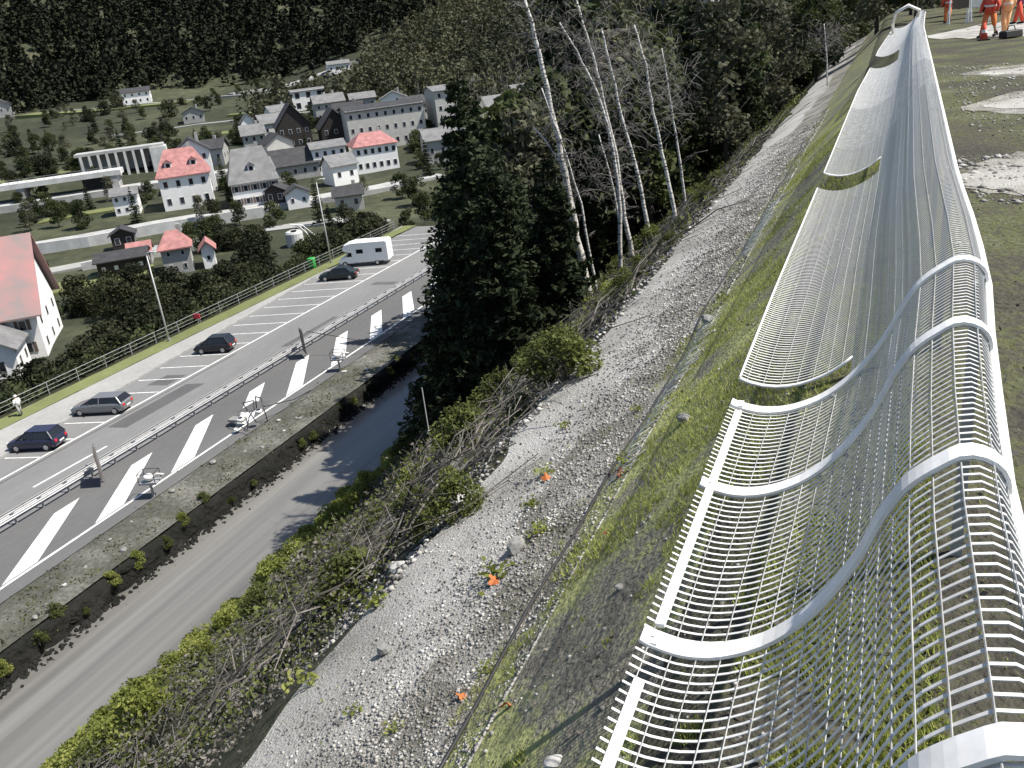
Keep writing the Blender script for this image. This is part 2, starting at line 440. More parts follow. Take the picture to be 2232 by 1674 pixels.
# ------------------------------------------------------------------ the ground
def grid_obj(name, xs, ys, fn, m, keep=None):
    nx, ny = len(xs), len(ys)
    V = np.array([(x, y, fn(x, y)) for y in ys for x in xs], dtype=np.float32)
    F = []
    for j in range(ny - 1):
        for i in range(nx - 1):
            if keep and not keep((xs[i] + xs[i + 1]) / 2, (ys[j] + ys[j + 1]) / 2): continue
            a = j * nx + i
            F.append((a, a + 1, a + 1 + nx, a + nx))
    o = obj(name, mesh_np(name, V, np.array(F), m, True))
    return tag(o, kind='structure')

def seq(a, b, st, gr=1.0):
    out = [a]; s = st
    while out[-1] < b - 1e-6:
        out.append(min(b, out[-1] + s)); s *= gr
    return out

ys_near = seq(-6, 12, 0.25) + seq(12, 40, 0.5, 1.02)[1:] + seq(40, 110, 1.2)[1:]
tag(grid_obj('crest_ground', [-0.8, -0.55, -0.3, 0] + seq(0.3, 6, 0.3) + seq(6, 60, 1.0, 1.2)[1:], ys_near, g, M['crest']), 'flat crest of dull turf right of the wavy mesh fence')
def ragged_strip(name, fa, fb, n, m, label):
    V = np.array([(fa(y) + (fb(y) - fa(y)) * i / n, y, 0) for y in ys_near for i in range(n + 1)])
    V[:, 2] = [g(a, b) for a, b in V[:, :2]]
    F = np.array([(j * (n + 1) + i, j * (n + 1) + i + 1, (j + 1) * (n + 1) + i + 1, (j + 1) * (n + 1) + i) for j in range(len(ys_near) - 1) for i in range(n)])
    tag(obj(name, mesh_np(name, V, F, m, True)), label, kind='structure')
rimL = lambda y: -4.5 + .16 * wob(y * 1.3, 5)
rimM = lambda y: -3.15 + .3 * wob(y * .7, 2) + .16 * wob(y * 2.6, 7)
rimR = lambda y: -2.3 + .07 * wob(y * 1.9, 4)
ragged_strip('slope_rim', lambda y: -4.9, rimL, 2, M['slope_soil'], 'dark soil rim between the slope and the gravel')
ragged_strip('gravel_path', rimL, rimM, 5, M['gravel_ground'], 'pale smooth gravel strip on the outer side of the path')
ragged_strip('stony_path_edge', rimM, rimR, 4, M['gravel_dirty'], 'dirtier stony strip mixed with soil and weeds beside the cable')
ragged_strip('grass_slope', rimR, lambda y: -0.8, 6, M['grass'], 'mossy grass slope falling left from under the mesh fence')
tag(grid_obj('river_slope', seq(-28.4, -9, 0.95) + seq(-9, -4.9, 0.45)[1:], ys_near, g, M['slope_soil']), 'steep overgrown slope between gravel path and river')
tag(grid_obj('river_bed', [-36.9, -35.5, -34, -30.4, -28.4], seq(-6, 110, 3), g, M['slope_soil']), 'river bed under the grey water')

me = mesh_np('river', [(-37.6, -6, -25.4), (-28.1, -6, -25.4), (-28.1, 112, -25.4), (-37.6, 112, -25.4)], [(0, 1, 2, 3)], M['water'])
tag(obj('river', me), 'smooth grey silty river with darker reflection along the far bank', kind='structure')

# far bank: rough wall of blocks
def bank_fn(u, y):
    return 0
NB = []
ysb = seq(-6, 112, 0.45)
prof = [(-37.6, -24.10), (-37.12, -24.14), (-37.1, -24.6), (-37.0, -25.2), (-36.9, -25.8), (-36.7, -26.5)]
V = []
for y in ysb:
    for i, (x, z) in enumerate(prof):
        d = 0.0 if i < 1 else 0.22
        V.append((x + d * wob(y * 2.1 + i, i * 3.1 + y), y, z + d * 0.6 * wob(i * 2.0, y * 2.3)))
V = np.array(V); k = len(prof)
F = np.array([(j * k + i, j * k + i + 1, (j + 1) * k + i + 1, (j + 1) * k + i) for j in range(len(ysb) - 1) for i in range(k - 1)])
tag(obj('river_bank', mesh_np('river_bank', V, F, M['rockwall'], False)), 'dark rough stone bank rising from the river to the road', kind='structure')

# road platform strips at z=-24 (x ranges), the base sheet, then paint
def strip(name, x0, x1, z, m, label, y0=-6, y1=112, kerb=None):
    ysx = seq(y0, y1, 6)
    fx0 = x0 if callable(x0) else (lambda y: x0)
    fx1 = x1 if callable(x1) else (lambda y: x1)
    V = np.array([(fx(y), y, z) for y in ysx for fx in (fx0, fx1)])
    F = np.array([(2 * j, 2 * j + 1, 2 * j + 3, 2 * j + 2) for j in range(len(ysx) - 1)])
    return tag(obj(name, mesh_np(name, V, F, m)), label, kind='structure')
kx = lambda y: -57.6 - max(0, y - 34) * 0.095
strip('road', kx, -47.9, -24.0, M['asphalt'], 'two lane asphalt road with slanted parking bays')
strip('median_road', -47.9, -41.0, -24.004, M['asphalt_dark'], 'darker asphalt lane with broad white hatching')
tag(grid_obj('verge', seq(-41.0, -37.3, 0.5), seq(-6, 112, 0.8), lambda x, y: -24.02 + (0.09 * wob(x * 2, y * 1.7) if x < -37.6 and x > -40.9 else -0.02) + (0.05 if -40.9 < x else 0), M['verge']), 'stony weedy verge between road and river bank')
strip('pavement', lambda y: -64.7, kx, -23.88, M['paving'], 'pale pavement beside the parking bays')
kb = MB()
yk = seq(-6, 112, 6)
for a, b in zip(yk, yk[1:]):
    kb.bar((kx(a) + 0.05, a, -23.94), (kx(b) + 0.05, b, -23.94), 0.16, 0.16)
tag(kb.build('kerb', M['kerb']), 'stone kerb along the parking bays', kind='structure')
tag(grid_obj('grass_verge', [-64.6, -63.9, -63.2, -62.6], seq(-6, 112, 1.5), lambda x, y: -23.83 + 0.03 * wob(x * 3, y * 2), M['meadow']), 'bright grass strip between the pavement and the steel railing')
shw = MB()
shw.prism([(-64.7, -23.87), (-66.3, -24.2), (-70.3, -29.6), (-66.6, -29.6)], -6, 112, 'y')
tag(shw.build('embankment', M['slope_soil']), 'dark embankment under the road railing', kind='structure')
MK = MB()
def paint(pts, z=-23.994):
    MK.add([(x, y, z) for x, y in pts], [tuple(range(len(pts)))])
paint([(-54.7, 0), (-54.5, 0), (-54.5, 112), (-54.7, 112)])
paint([(-42.35, 0), (-42.15, 0), (-42.15, 112), (-42.35, 112)])
for i in range(-3, 30):
    y = 47.8 + 3.0 * i
    if y < 5 or y > 108: continue
    x1 = kx(y) + 0.5
    paint([(-54.75, y - 0.07), (x1, y - 0.07 - (-54.75 - x1) * 0.22), (x1, y + 0.07 - (-54.75 - x1) * 0.22), (-54.75, y + 0.07)])
for y in (23.5, 35.0):
    paint([(-51.1, y), (-50.9, y), (-50.7, y + 6.2), (-50.9, y + 6.2)])
for y in (71, 83, 95):
    paint([(-48.6, y), (-48.45, y), (-48.45, y + 5), (-48.6, y + 5)])
for i in range(-3, 11):
    y = 25.6 + 6.45 * i
    paint([(-42.45, y), (-42.45, y + 2.3), (-46.3, y + 8.9), (-46.3, y + 6.9)], -23.998)
tag(obj('road_markings', MK.me('road_markings', M['paint'], fix=False)), 'white painted bay lines, lane dashes and broad hatch stripes', kind='structure')

M['patch'] = ground_mat('asphalt_repair', [(0.3, (0.075, 0.075, 0.077)), (0.7, (0.11, 0.11, 0.11))], 0.3, 4.0, 0.15, 40, 0.4, 0.01, 0.85)
for i, (x0, x1, y0, y1) in enumerate([(-53.6, -51.9, 44, 53), (-50.6, -49.4, 62, 71), (-46.9, -44.2, 20, 24.2), (-44.6, -43.2, 48, 50.4), (-57.2, -55.2, 52, 54.6), (-52.8, -49.0, 82, 83.4), (-54.2, -54.0, 20, 60), (-49.9, -49.8, 22, 58)]):
    tag(obj('asphalt_patch', mesh_np('asphalt_patch', [(x0, y0, -23.9965), (x1, y0 + .2, -23.9965), (x1 + .05, y1, -23.9965), (x0 + .1, y1 - .3, -23.9965)], [(0, 1, 2, 3)], M['patch'])), 'darker repaired patch in the road asphalt', kind='structure')
# valley floor and mountain
xs = seq(-900, -260, 14) + seq(-260, -66, 4)[1:] + seq(-66, 120, 7)[1:]
ysv = seq(-60, 110, 5) + seq(110, 260, 4)[1:] + seq(260, 900, 14)[1:]
def gv(x, y):
    if x > -69 and y < 116: return g(x, y) - 6
    return g(x, y)
tag(grid_obj('valley_ground', xs, ysv, gv, M['valley'], keep=lambda x, y: x < -66 or y > 104), 'valley floor and mountainside beyond the road')

# ------------------------------------------------------------------ wavy mesh fence
PROF = [(0.252, -1.03), (0.250, -0.975), (0.236, -0.925), (0.199, -0.90), (0.160, -0.903), (0.121, -0.92), (0.085, -0.95), (0.053, -0.987), (0.019, -1.053),
        (-0.003, -1.11), (-0.025, -1.166), (-0.072, -1.26), (-0.142, -1.363), (-0.228, -1.446), (-0.33, -1.50), (-0.424, -1.515), (-0.505, -1.497), (-0.535, -1.482)]
def _smooth(P, k=3):
    out = []
    for i in range(len(P) - 1):
        p0 = P[max(0, i - 1)]; p1 = P[i]; p2 = P[i + 1]; p3 = P[min(len(P) - 1, i + 2)]
        for j in range(k):
            t = j / k
            out.append(tuple(0.5 * (2 * b + (c_ - a) * t + (2 * a - 5 * b + 4 * c_ - d) * t * t + (3 * b - a - 3 * c_ + d) * t ** 3) for a, b, c_, d in zip(p0, p1, p2, p3)))
    return out + [P[-1]]
PROF = _smooth([(0.226, -1.01), (0.225, -0.965), (0.217, -0.928), (0.194, -0.904), (0.155, -0.897), PROF[5]] + PROF[6:])
CRX = [(0.5, 0.22), (0.98, 0.225), (1.82, 0.222), (2.7, 0.26), (3.4, 0.305), (4.2, 0.32), (5.4, 0.32), (9.2, 0.39), (16.8, 0.53), (28, 0.74), (42, 1.16), (48, 1.4)]
LFX = [(0.5, -0.5), (3.4, -0.5), (5.0, -0.5), (9.2, -0.47), (16.3, -0.43), (21.3, -0.34), (28, -0.26), (45, 0.15)]
def fence_map(x, y):
    cr, lf = lerp_table(CRX, y), lerp_table(LFX, y)
    sx = (cr - lf) / (0.199 + 0.495)
    return cr - 0.199 * sx, sx          # offset, scale of the profile
def prof_pt(u):
    # u in 0..1 along the profile by arc length
    d = u * PL[-1]
    for i in range(len(PL) - 1):
        if d <= PL[i + 1] + 1e-9:
            k = (d - PL[i]) / (PL[i + 1] - PL[i])
            return (PROF[i][0] + (PROF[i + 1][0] - PROF[i][0]) * k, PROF[i][1] + (PROF[i + 1][1] - PROF[i][1]) * k)
    return PROF[-1]
PL = [0.0]
for a, b in zip(PROF, PROF[1:]): PL.append(PL[-1] + math.hypot(a[0] - b[0], a[1] - b[1]))
fence = thing('mesh_fence', 'long white wavy wire mesh fence with broad S-shaped ribs along the crest', 'fence', (0.2, 2.0, -2.1))
FL = Vector((0.2, 2.0, -2.1))
NOTCH = [(3.40, 3.60), (7.95, 8.65), (21.6, 25.5)]     # gaps in the lower flange
def in_notch(y): return any(a < y < b for a, b in NOTCH)
def cross_pts(y=0, u1=1.0, n=22):
    return [prof_pt(u1 * i / n) for i in range(n + 1)]
def flat_strip(w, pts, y, off, sx, wd=.0072, th=.002):
    n = len(pts) - 1; vs = []
    for i, (x, z) in enumerate(pts):
        a = pts[max(0, i - 1)]; b = pts[min(n, i + 1)]
        tx, tz = b[0] - a[0], b[1] - a[1]; L_ = math.hypot(tx, tz); nx_, nz_ = tz / L_, -tx / L_
        if nz_ < 0: nx_, nz_ = -nx_, -nz_
        for dy, dn in ((-wd / 2, 0), (wd / 2, 0), (wd / 2, th), (-wd / 2, th)):
            vs.append((off + sx * x + nx_ * dn, y + dy, z + nz_ * dn))
    fs = [(i * 4 + j, i * 4 + (j + 1) % 4, (i + 1) * 4 + (j + 1) % 4, (i + 1) * 4 + j) for i in range(n) for j in range(4)] + [(0, 1, 2, 3), (4 * n, 4 * n + 1, 4 * n + 2, 4 * n + 3)]
    w.add(vs, fs)
def wire_mesh(u1, r=0.0032, n=34):
    w = MB(); flat_strip(w, [(x, z) for x, z in cross_pts(0, u1, n)], 0, 0, 1)
    return w.me('cross_wire', M['wire'], False)
full_wire = wire_mesh(1.0); short_wire = wire_mesh(0.62)
ys_w = []; y = 0.62
while y < 44: ys_w.append(y); y += 0.032 if y < 14 else 0.05
for y in ys_w[:300]:
    off, sx = fence_map(0, y)
    obj('cross_wire', short_wire if in_notch(y) else full_wire, fence, Vector((off, y, 0)) - FL, None, (sx, 1, 1))
w = MB()
for y in ys_w[300:]:
    off, sx = fence_map(0, y)
    flat_strip(w, cross_pts(0, 0.62 if in_notch(y) else 1.0, 16), y, off, sx, .0085 if y < 14 else .021)
tag(w.build('cross_wires', M['wire'], fence, -FL), kind='stuff')
# long wires
for j in range(19):
    u = 0.045 + j * (1 - 0.07) / 18
    x, z = prof_pt(u)
    spans = [(0.6, 44)]
    if u > 0.62: spans = [(0.6, 3.40), (3.60, 7.95), (8.65, 21.6), (25.5, 44)]
    w = MB()
    for a, b in spans:
        yy = seq(a, b, 0.5, 1.06)
        P_ = []
        for y in yy:
            off, sx = fence_map(0, y); P_.append((off + sx * x, y, z + 0.0055))
        w.tube(P_, [0.0016 if q[1] < 8 else 0.0012 for q in P_], 4)
    w.build('long_wire', M['long_wire'], fence, -FL)
# ribs: flat bands
def rib(y, wd=0.058, th=0.009):
    w = MB(); off, sx = fence_map(0, y)
    NR_ = 64; pts = [prof_pt(i / NR_) for i in range(NR_ + 1)]
    vs = []
    for i, (x, z) in enumerate(pts):
        a = pts[max(0, i - 1)]; b = pts[min(NR_, i + 1)]
        t = Vector((b[0] - a[0], 0, b[1] - a[1])).normalized(); n = Vector((t.z, 0, -t.x))
        if n.z < 0: n = -n
        c_ = Vector((off + sx * x, y, z))
        for dy, dn in ((-wd / 2, 0.0), (wd / 2, 0.0), (wd / 2, th), (-wd / 2, th)):
            vs.append(c_ + Vector((0, dy, 0)) + n * (dn + 0.006))
    fs = []
    for i in range(NR_):
        for j in range(4):
            a = i * 4 + j; b = i * 4 + (j + 1) % 4
            fs.append((a, b, b + 4, a + 4))
    fs += [(0, 1, 2, 3), tuple(4 * NR_ + j for j in range(4))]
    w.add(vs, fs)
    w.build('rib', M['white_steel'], fence, -FL, smooth=False)
for y in (1.0, 1.82, 2.66, 3.34): rib(y)
for y in (1.0, 1.82, 2.66, 3.34):
    off, sx = fence_map(0, y)
    for u in (.04, .965):
        x, z = prof_pt(u); w = MB(); w.box(-.011, .011, -.026, .026, 0, .008); w.tube([(0, 0, .006), (0, 0, .014)], .005, 6); w.build('clamp', M['white_steel'], fence, Vector((off + sx * x, y, z + .014)) - FL)
# rails and edge bars
def follow(name, u, a, b, r, wd=None, dz=0.0, dx=0.0, n=6, m='white_steel'):
    x, z = prof_pt(u)
    w = MB(); P_ = []
    for y in seq(a, b, 0.4, 1.05):
        off, sx = fence_map(0, y); P_.append(Vector((off + sx * (x + dx), y, z + dz)))
    if wd:
        for p, q in zip(P_, P_[1:]): w.bar(p, q, wd[0], wd[1])
    else: w.tube(P_, r, n)
    w.build(name, M[m], fence, -FL, smooth=wd is None)
follow('top_rail', 0.03, 0.6, 44, 0.013, None, 0.0, 0.012, 8)
follow('lower_rail', 0.0, 0.6, 44, 0, (0.006, 0.03), -0.012, 0.0, m='galv')
for a, b in ((0.62, 1.66), (1.88, 3.28)): follow('edge_bar', 0.965, a, b, 0, (0.026, 0.012), 0.012)
for a, b in ((3.62, 7.93), (8.67, 21.4), (25.6, 43)): follow('edge_bar', 1.0, a, b, 0.006, None, 0.004)
for yy_ in (3.60, 8.66, 25.55):
    off, sx = fence_map(0, yy_)
    w = MB(); w.tube([(off + sx * x, yy_, z + 0.004) for x, z in [prof_pt(0.62 + 0.38 * i / 10) for i in range(11)]], 0.007, 6)
    w.build('end_bar', M['white_steel'], fence, -FL, smooth=True)
for y in seq(1.0, 44, 2.4):
    off, sx = fence_map(0, y)
    w = MB(); w.bar((off + sx * 0.215, y, -0.99), (off + sx * 0.215, y, -2.3), 0.04, 0.04)
    w.build('post', M['galv'], fence, -FL)
# pale hoop handle rising at the far end
w = MB()
w.tube([(0.05, 38.5, -1.45), (0.02, 37, -1.1), (0.12, 36.0, -0.72), (0.5, 35.6, -0.52), (0.86, 36.0, -0.72), (0.8, 37, -1.1)], 0.055, 8)
hoop = w.build('pipe_hoop', M['white_steel'], smooth=True)
tag(hoop, 'white bent pipe hoop standing over the far end of the mesh fence', 'pipe')

# ------------------------------------------------------------------ vegetation prototypes
def cards(C, size, rng, asp=0.55, up=0.0):
    n = len(C)
    a = rng.normal(size=(n, 3)); a[:, 2] *= 0.7; a /= np.linalg.norm(a, axis=1)[:, None]
    b = rng.normal(size=(n, 3)); b -= (b * a).sum(1)[:, None] * a; b /= np.linalg.norm(b, axis=1)[:, None]
    s = (size[:, None] if isinstance(size, np.ndarray) else size) * rng.uniform(0.6, 1.35, size=(n, 1))
    p0 = C - a * s * 0.5; p2 = C + a * s * 0.5
    p1 = C + b * s * asp * 0.5 - a * s * 0.05; p3 = C - b * s * asp * 0.5 - a * s * 0.05
    V = np.stack([p0, p1, p2, p3], 1).reshape(-1, 3)
    F = np.arange(4 * n).reshape(n, 4)
    return V, F

def blob_points(rng, n, blobs, shell=0.6):
    """points clumped on ellipsoidal blobs: (cx,cy,cz,rx,ry,rz)"""
    w = np.array([b[3] * b[5] for b in blobs]); w = w / w.sum()
    idx = rng.choice(len(blobs), n, p=w)
    B = np.array(blobs)[idx]
    d = rng.normal(size=(n, 3)); d /= np.linalg.norm(d, axis=1)[:, None]
    r = rng.uniform(shell, 1.0, size=(n, 1)) ** 0.7
    return B[:, :3] + d * r * B[:, 3:6]

def crown_proto(name, seed, n, h, w, leaf, mtl, nb=22, base=0.18, top_narrow=0.6):
    rng = np.random.default_rng(seed)
    blobs = []
    for i in range(nb):
        t = rng.uniform(0, 1)
        z = h * (base + (1 - base) * t * 0.93)
        rad = w / 2 * math.sin(math.pi * min(1, 0.22 + 0.74 * t)) ** 0.7
        a = rng.uniform(0, 2 * math.pi); r = rad * math.sqrt(rng.uniform(0.1, 1)) * 0.8
        s = w * rng.uniform(0.12, 0.24)
        blobs.append((r * math.cos(a), r * math.sin(a), z, s, s, s * 0.75))
    C = blob_points(rng, n, blobs, 0.55)
    V, F = cards(C, leaf, rng)
    return mesh_np(name, V, F, mtl)

def trunk_proto(name, seed, h, r, mtl, spread=1.6):
    rng = random.Random(seed); w = MB()
    pts = [(0, 0, -0.5)]; x = y = 0
    for i in range(1, 7):
        x += rng.uniform(-.08, .08) * h / 8; y += rng.uniform(-.08, .08) * h / 8
        pts.append((x, y, h * 0.85 * i / 6))
    w.tube(pts, [r * (1 - 0.13 * i) for i in range(7)], 7)
    for k in range(9):
        i = rng.randint(2, 5); p = Vector(pts[i]); a = rng.uniform(0, 6.28); L = h * rng.uniform(.16, .3)
        q = p + Vector((math.cos(a) * L * .7, math.sin(a) * L * .7, L * .6)); mid = p.lerp(q, .5) + Vector((0, 0, -L * .08))
        w.tube([p, mid, q], [r * .35, r * .22, r * .08], 5)
    return w.me(name, mtl, True)

def conifer_proto(name, seed, h, w, n_whorl, per, leaf, mtl, dens=34):
    rng = np.random.default_rng(seed); C = []
    for i in range(n_whorl):
        t = (i + rng.uniform(0, .8)) / n_whorl
        z0 = h * (0.05 + 0.94 * t); L0 = w / 2 * (1 - t) ** 0.8 + 0.12
        for k in range(per):
            a = rng.uniform(0, 2 * math.pi); L = L0 * rng.uniform(.5, 1.25)
            m_ = max(5, int(dens * L / (w / 2)) + 4)
            s = rng.uniform(0, 1, m_) ** 0.75
            r = L * s; droop = -0.16 * L * s + 0.08 * L * s * s * 2
            side = rng.normal(size=m_) * 0.13 * L * (1.05 - s * .7)
            cx = r * math.cos(a) - side * math.sin(a); cy = r * math.sin(a) + side * math.cos(a)
            cz = z0 + droop + rng.normal(size=m_) * 0.06 * L - np.abs(side) * .15
            C.append(np.stack([cx, cy, cz], 1))
    C = np.concatenate(C)
    V, F = cards(C, leaf, rng, 0.4)
    return mesh_np(name, V, F, mtl)

def ctrunk(name, h, r):
    w = MB(); w.tube([(0, 0, -0.6), (0.02 * h / 8, 0, h * .5), (0, 0, h * .98)], [r, r * .6, 0.02], 8)
    return w.me(name, M['bark'], True)

crownA = crown_proto('crown', 1, 3600, 9, 6.0, 0.42, M['leaf_mid'], 26)
crownB = crown_proto('crown', 2, 3000, 8, 6.6, 0.45, M['leaf_mid'], 20, 0.1)
crownK = crown_proto('crown', 14, 15000, 13.5, 7.0, 0.3, M['leaf_dark'], 60, 0.03)
crownC = crown_proto('crown', 3, 2600, 9, 5.0, 0.36, M['leaf_grey'], 24)
crownD = crown_proto('crown', 4, 2600, 8, 6.0, 0.36, M['leaf_grey'], 20)
conA = conifer_proto('crown', 5, 12, 5.0, 26, 9, 0.5, M['leaf_dark'], 26)
conB = conifer_proto('crown', 6, 12, 4.0, 24, 8, 0.45, M['leaf_dark'], 24)
bushA = crown_proto('crown', 11, 3000, 4.2, 5.6, 0.36, M['leaf_bush'], 26, 0.0)
bushB = crown_proto('crown', 12, 2400, 3.2, 5.0, 0.34, M['leaf_bush'], 20, 0.0)
bushC = crown_proto('crown', 13, 2400, 3.6, 4.8, 0.32, M['leaf_mid'], 20, 0.0)
stB = None
trk = trunk_proto('trunk', 1, 9, 0.16, M['bark']); ctr = ctrunk('trunk', 12, 0.2)

def tree(kind, x, y, s, label, group, cat='tree', z=None, name=None):
    cr, tr_, nm_ = {'a': (crownA, trk, 'broadleaf_tree'), 'b': (crownB, trk, 'broadleaf_tree'), 'c': (crownC, trk, 'broadleaf_tree'), 'd': (crownD, trk, 'broadleaf_tree'),
                   'e': (bushA, trk, 'bush'), 'f': (bushB, trk, 'bush'), 'h': (bushC, trk, 'bush'), 'p': (conA, ctr, 'conifer_tree'), 'q': (conB, ctr, 'conifer_tree')}[kind]
    zz = (g(x, y) if z is None else z) - 0.15
    adj = {'a': 'round green broadleaf ', 'b': 'spreading green broadleaf ', 'c': 'upright grey green broadleaf ', 'd': 'loose grey green broadleaf ', 'e': 'big dark rounded ', 'f': 'low dark spreading ', 'h': 'olive green rounded ', 'p': 'dark conical ', 'q': 'slim dark conical '}[kind]
    o = thing(name or nm_, adj + label, cat, (x, y, zz), random.uniform(0, 6.28), group)
    o.scale = (s * random.uniform(.88, 1.12), s * random.uniform(.88, 1.12), s)
    obj('crown', cr, o)
    if kind in 'efh':
        o['label'] = o['label'].replace('tree', 'bush'); o['category'] = 'bush'
        obj('trunk', tr_, o, None, None, (.8, .8, .38))
    else: obj('trunk', tr_, o)
    return o

# the big dark conifers on the river slope
def big_conifer(x, y, h, w, seed, label, dens=60):
    gz = g(x, y)
    o = thing('conifer_tree', label, 'tree', (x, y, gz - .2), seed)
    obj('crown', conifer_proto('crown', seed, h, w, int(h * 3.2), 15, 0.34, M['leaf_dark'], dens), o)
    obj('trunk', ctrunk('trunk', h, h * 0.018), o)
    return o
big_conifer(-14.7, 30.6, 13.2, 4.6, 21, 'tallest dark conifer standing in the middle of the river slope, left of the birches')
big_conifer(-12.6, 28.2, 8.2, 3.8, 22, 'lower dark conifer right beside the tallest one, nearest the gravel path')
big_conifer(-18.9, 36.6, 8.6, 3.8, 23, 'dark conifer left of the tallest one, its foot beside the river edge')
big_conifer(-11.6, 31.2, 7.2, 3.2, 24, 'small dark conifer just left of the thick leaning birch', 60)
big_conifer(-19.8, 43.6, 15.5, 6.0, 25, 'tall dark conifer rising behind the tallest one', 45)
big_conifer(-14.9, 27.6, 5.6, 3.8, 28, 'broad low dark conifer in front of the tallest one by the river', 50)
big_conifer(-31.6, 67.5, 25, 7.5, 26, 'far tall conifer hiding the bend of the road', 40)
big_conifer(-24.5, 65.6, 22.0, 7.5, 27, 'far dark conifer behind the row of birches', 40)
big_conifer(-25.8, 55, 15.0, 6.5, 29, 'mid-distance conifer leaning over the river, left of the birches', 40)

# birches
def birch(pts, r, label, seed, nbr=9, forks=None):
    rng = random.Random(seed)
    b = Vector(pts[0])
    o = thing('birch_tree', label, 'tree', b, 0, 'pale birches along the edge of the gravel path')
    P_ = [Vector(p) - b for p in pts]; P_[0].z -= 0.6
    # smooth the trunk
    Q = []
    for i in range(len(P_) - 1):
        for k in range(4): Q.append(P_[i].lerp(P_[i + 1], k / 4) + Vector((rng.uniform(-1, 1), rng.uniform(-1, 1), 0)) * r * 0.25)
    Q.append(P_[-1])
    n = len(Q)
    w = MB(); w.tube(Q, [r * (1 - 0.72 * i / n) for i in range(n)], 9)
    for f_ in (forks or []):
        w.tube([Vector(p) - b for p in f_], [r * .4, r * .32, r * .2, r * .12][:len(f_)], 7)
    w.build('trunk', M['bark_birch'], o, smooth=True)
    H = Q[-1].z
    for k in range(nbr):
        t = rng.uniform(0.35, 1.0); p = Q[min(n - 1, int(t * (n - 1)))]
        a = rng.uniform(0, 6.28); L = rng.uniform(.6, 1.9) * (1.1 - 0.4 * t)
        d = Vector((math.cos(a), math.sin(a), rng.uniform(.1, .9))).normalized()
        w = MB()
        pts2 = [p, p + d * L * .5 + Vector((0, 0, .05)), p + d * L + Vector((0, 0, -.12 * L))]
        w.tube(pts2, [r * .16, r * .1, 0.006], 5)
        for j in range(9):
            q = pts2[0].lerp(pts2[2], rng.uniform(.25, 1)); e = q + Vector((rng.uniform(-.5, .5), rng.uniform(-.5, .5), rng.uniform(-.5, .35))) * L * .5
            w.tube([q, q.lerp(e, .5) + Vector((0, 0, .05)), e], [0.008, 0.006, 0.003], 3, False)
        w.build('branch', M['twig'], o, smooth=True)
    # fine crown twigs
    tw = MB(); rs_ = rng
    for k in range(420):
        t = rng.uniform(0.6, 1.02); p = Q[min(n - 1, int(t * (n - 1)))] + Vector((rng.gauss(0, .7), rng.gauss(0, .7), rng.gauss(0, .5)))
        e = p + Vector((rng.uniform(-.4, .4), rng.uniform(-.4, .4), rng.uniform(-.35, .45)))
        tw.tube([p, p.lerp(e, .5) + Vector((0, 0, .04)), e], [0.006, 0.005, 0.003], 3, False)
    tag(tw.build('twigs', M['twig'], o), kind='stuff')
    return o
birch([(-14.26,43.12,-13.28), (-14.70,42.97,-9.97), (-14.94,42.89,-7.32), (-15.24,42.79,-4.32), (-15.67,42.65,-0.80), (-16.16,42.49,1.73)], 0.24,
      'thickest white birch, leaning left in front of the dark conifers', 1, 16, [[(-14.95,42.9,-7.2), (-15.3,42.8,-5.9), (-15.85,42.6,-4.9), (-16.3,42.5,-4.3)]])
birch([(-13.57,42.41,-12.75), (-13.87,42.31,-10.56), (-14.06,42.25,-8.16), (-14.54,42.10,-5.83), (-15.42,41.81,-2.46)], 0.085, 'thin birch growing close to the foot of the thickest birch', 2, 8)
birch([(-10.45,35.80,-10.22), (-10.26,35.85,-7.77), (-10.26,35.86,-6.22), (-10.41,35.81,-4.32), (-10.82,35.69,-2.47), (-11.49,35.50,-0.82), (-12.04,35.33,0.3)], 0.10, 'birch with a kinked stem, second pale trunk to the right of the thickest one', 3, 12)
birch([(-9.86,36.58,-9.68), (-10.17,36.50,-8.32), (-10.28,36.46,-7.12), (-10.43,36.43,-4.97), (-10.88,36.30,-2.16), (-11.14,36.23,-0.72), (-11.53,36.13,1.04)], 0.11, 'tall straight birch crossing the kinked one in the middle of the row', 4, 12)
birch([(-7.88,31.76,-8.06), (-8.04,31.72,-7.26), (-8.26,31.67,-5.20), (-8.64,31.58,-3.53), (-8.99,31.49,-1.45), (-9.22,31.43,-0.1)], 0.09, 'birch nearest the gravel path left of the two forked slim ones', 5, 12)
birch([(-6.25,29.02,-6.51), (-6.50,28.96,-5.41), (-6.73,28.91,-4.04), (-6.95,28.87,-2.71), (-7.10,28.84,-1.29), (-7.38,28.77,-0.1)], 0.075, 'slim birch whose foot stands right at the gravel edge', 6, 10)
birch([(-8.51,41.18,-8.59), (-8.73,41.13,-6.21), (-9.04,41.07,-3.72), (-9.34,41.01,-1.2)], 0.07, 'rightmost birch of the row, in front of the distant bridge', 7, 9)
birch([(-8.54,70.95,-8.49), (-8.56,70.95,-5.31), (-8.67,70.94,-1.44), (-8.75,70.93,1.0)], 0.10, 'lone straight far birch standing against the grey woods', 8, 5)
birch([(-3.02,52.67,-4.35), (-3.17,52.66,-2.57), (-3.31,52.65,-1.20)], 0.05, 'short far birch beside the upper end of the fence', 9, 4)
birch([(-10.9,37.6,-10.6), (-10.8,37.6,-8.2), (-11.0,37.5,-6.3), (-11.4,37.4,-4.3)], 0.07, 'short pale birch stem standing behind the kinked birch', 10, 6)

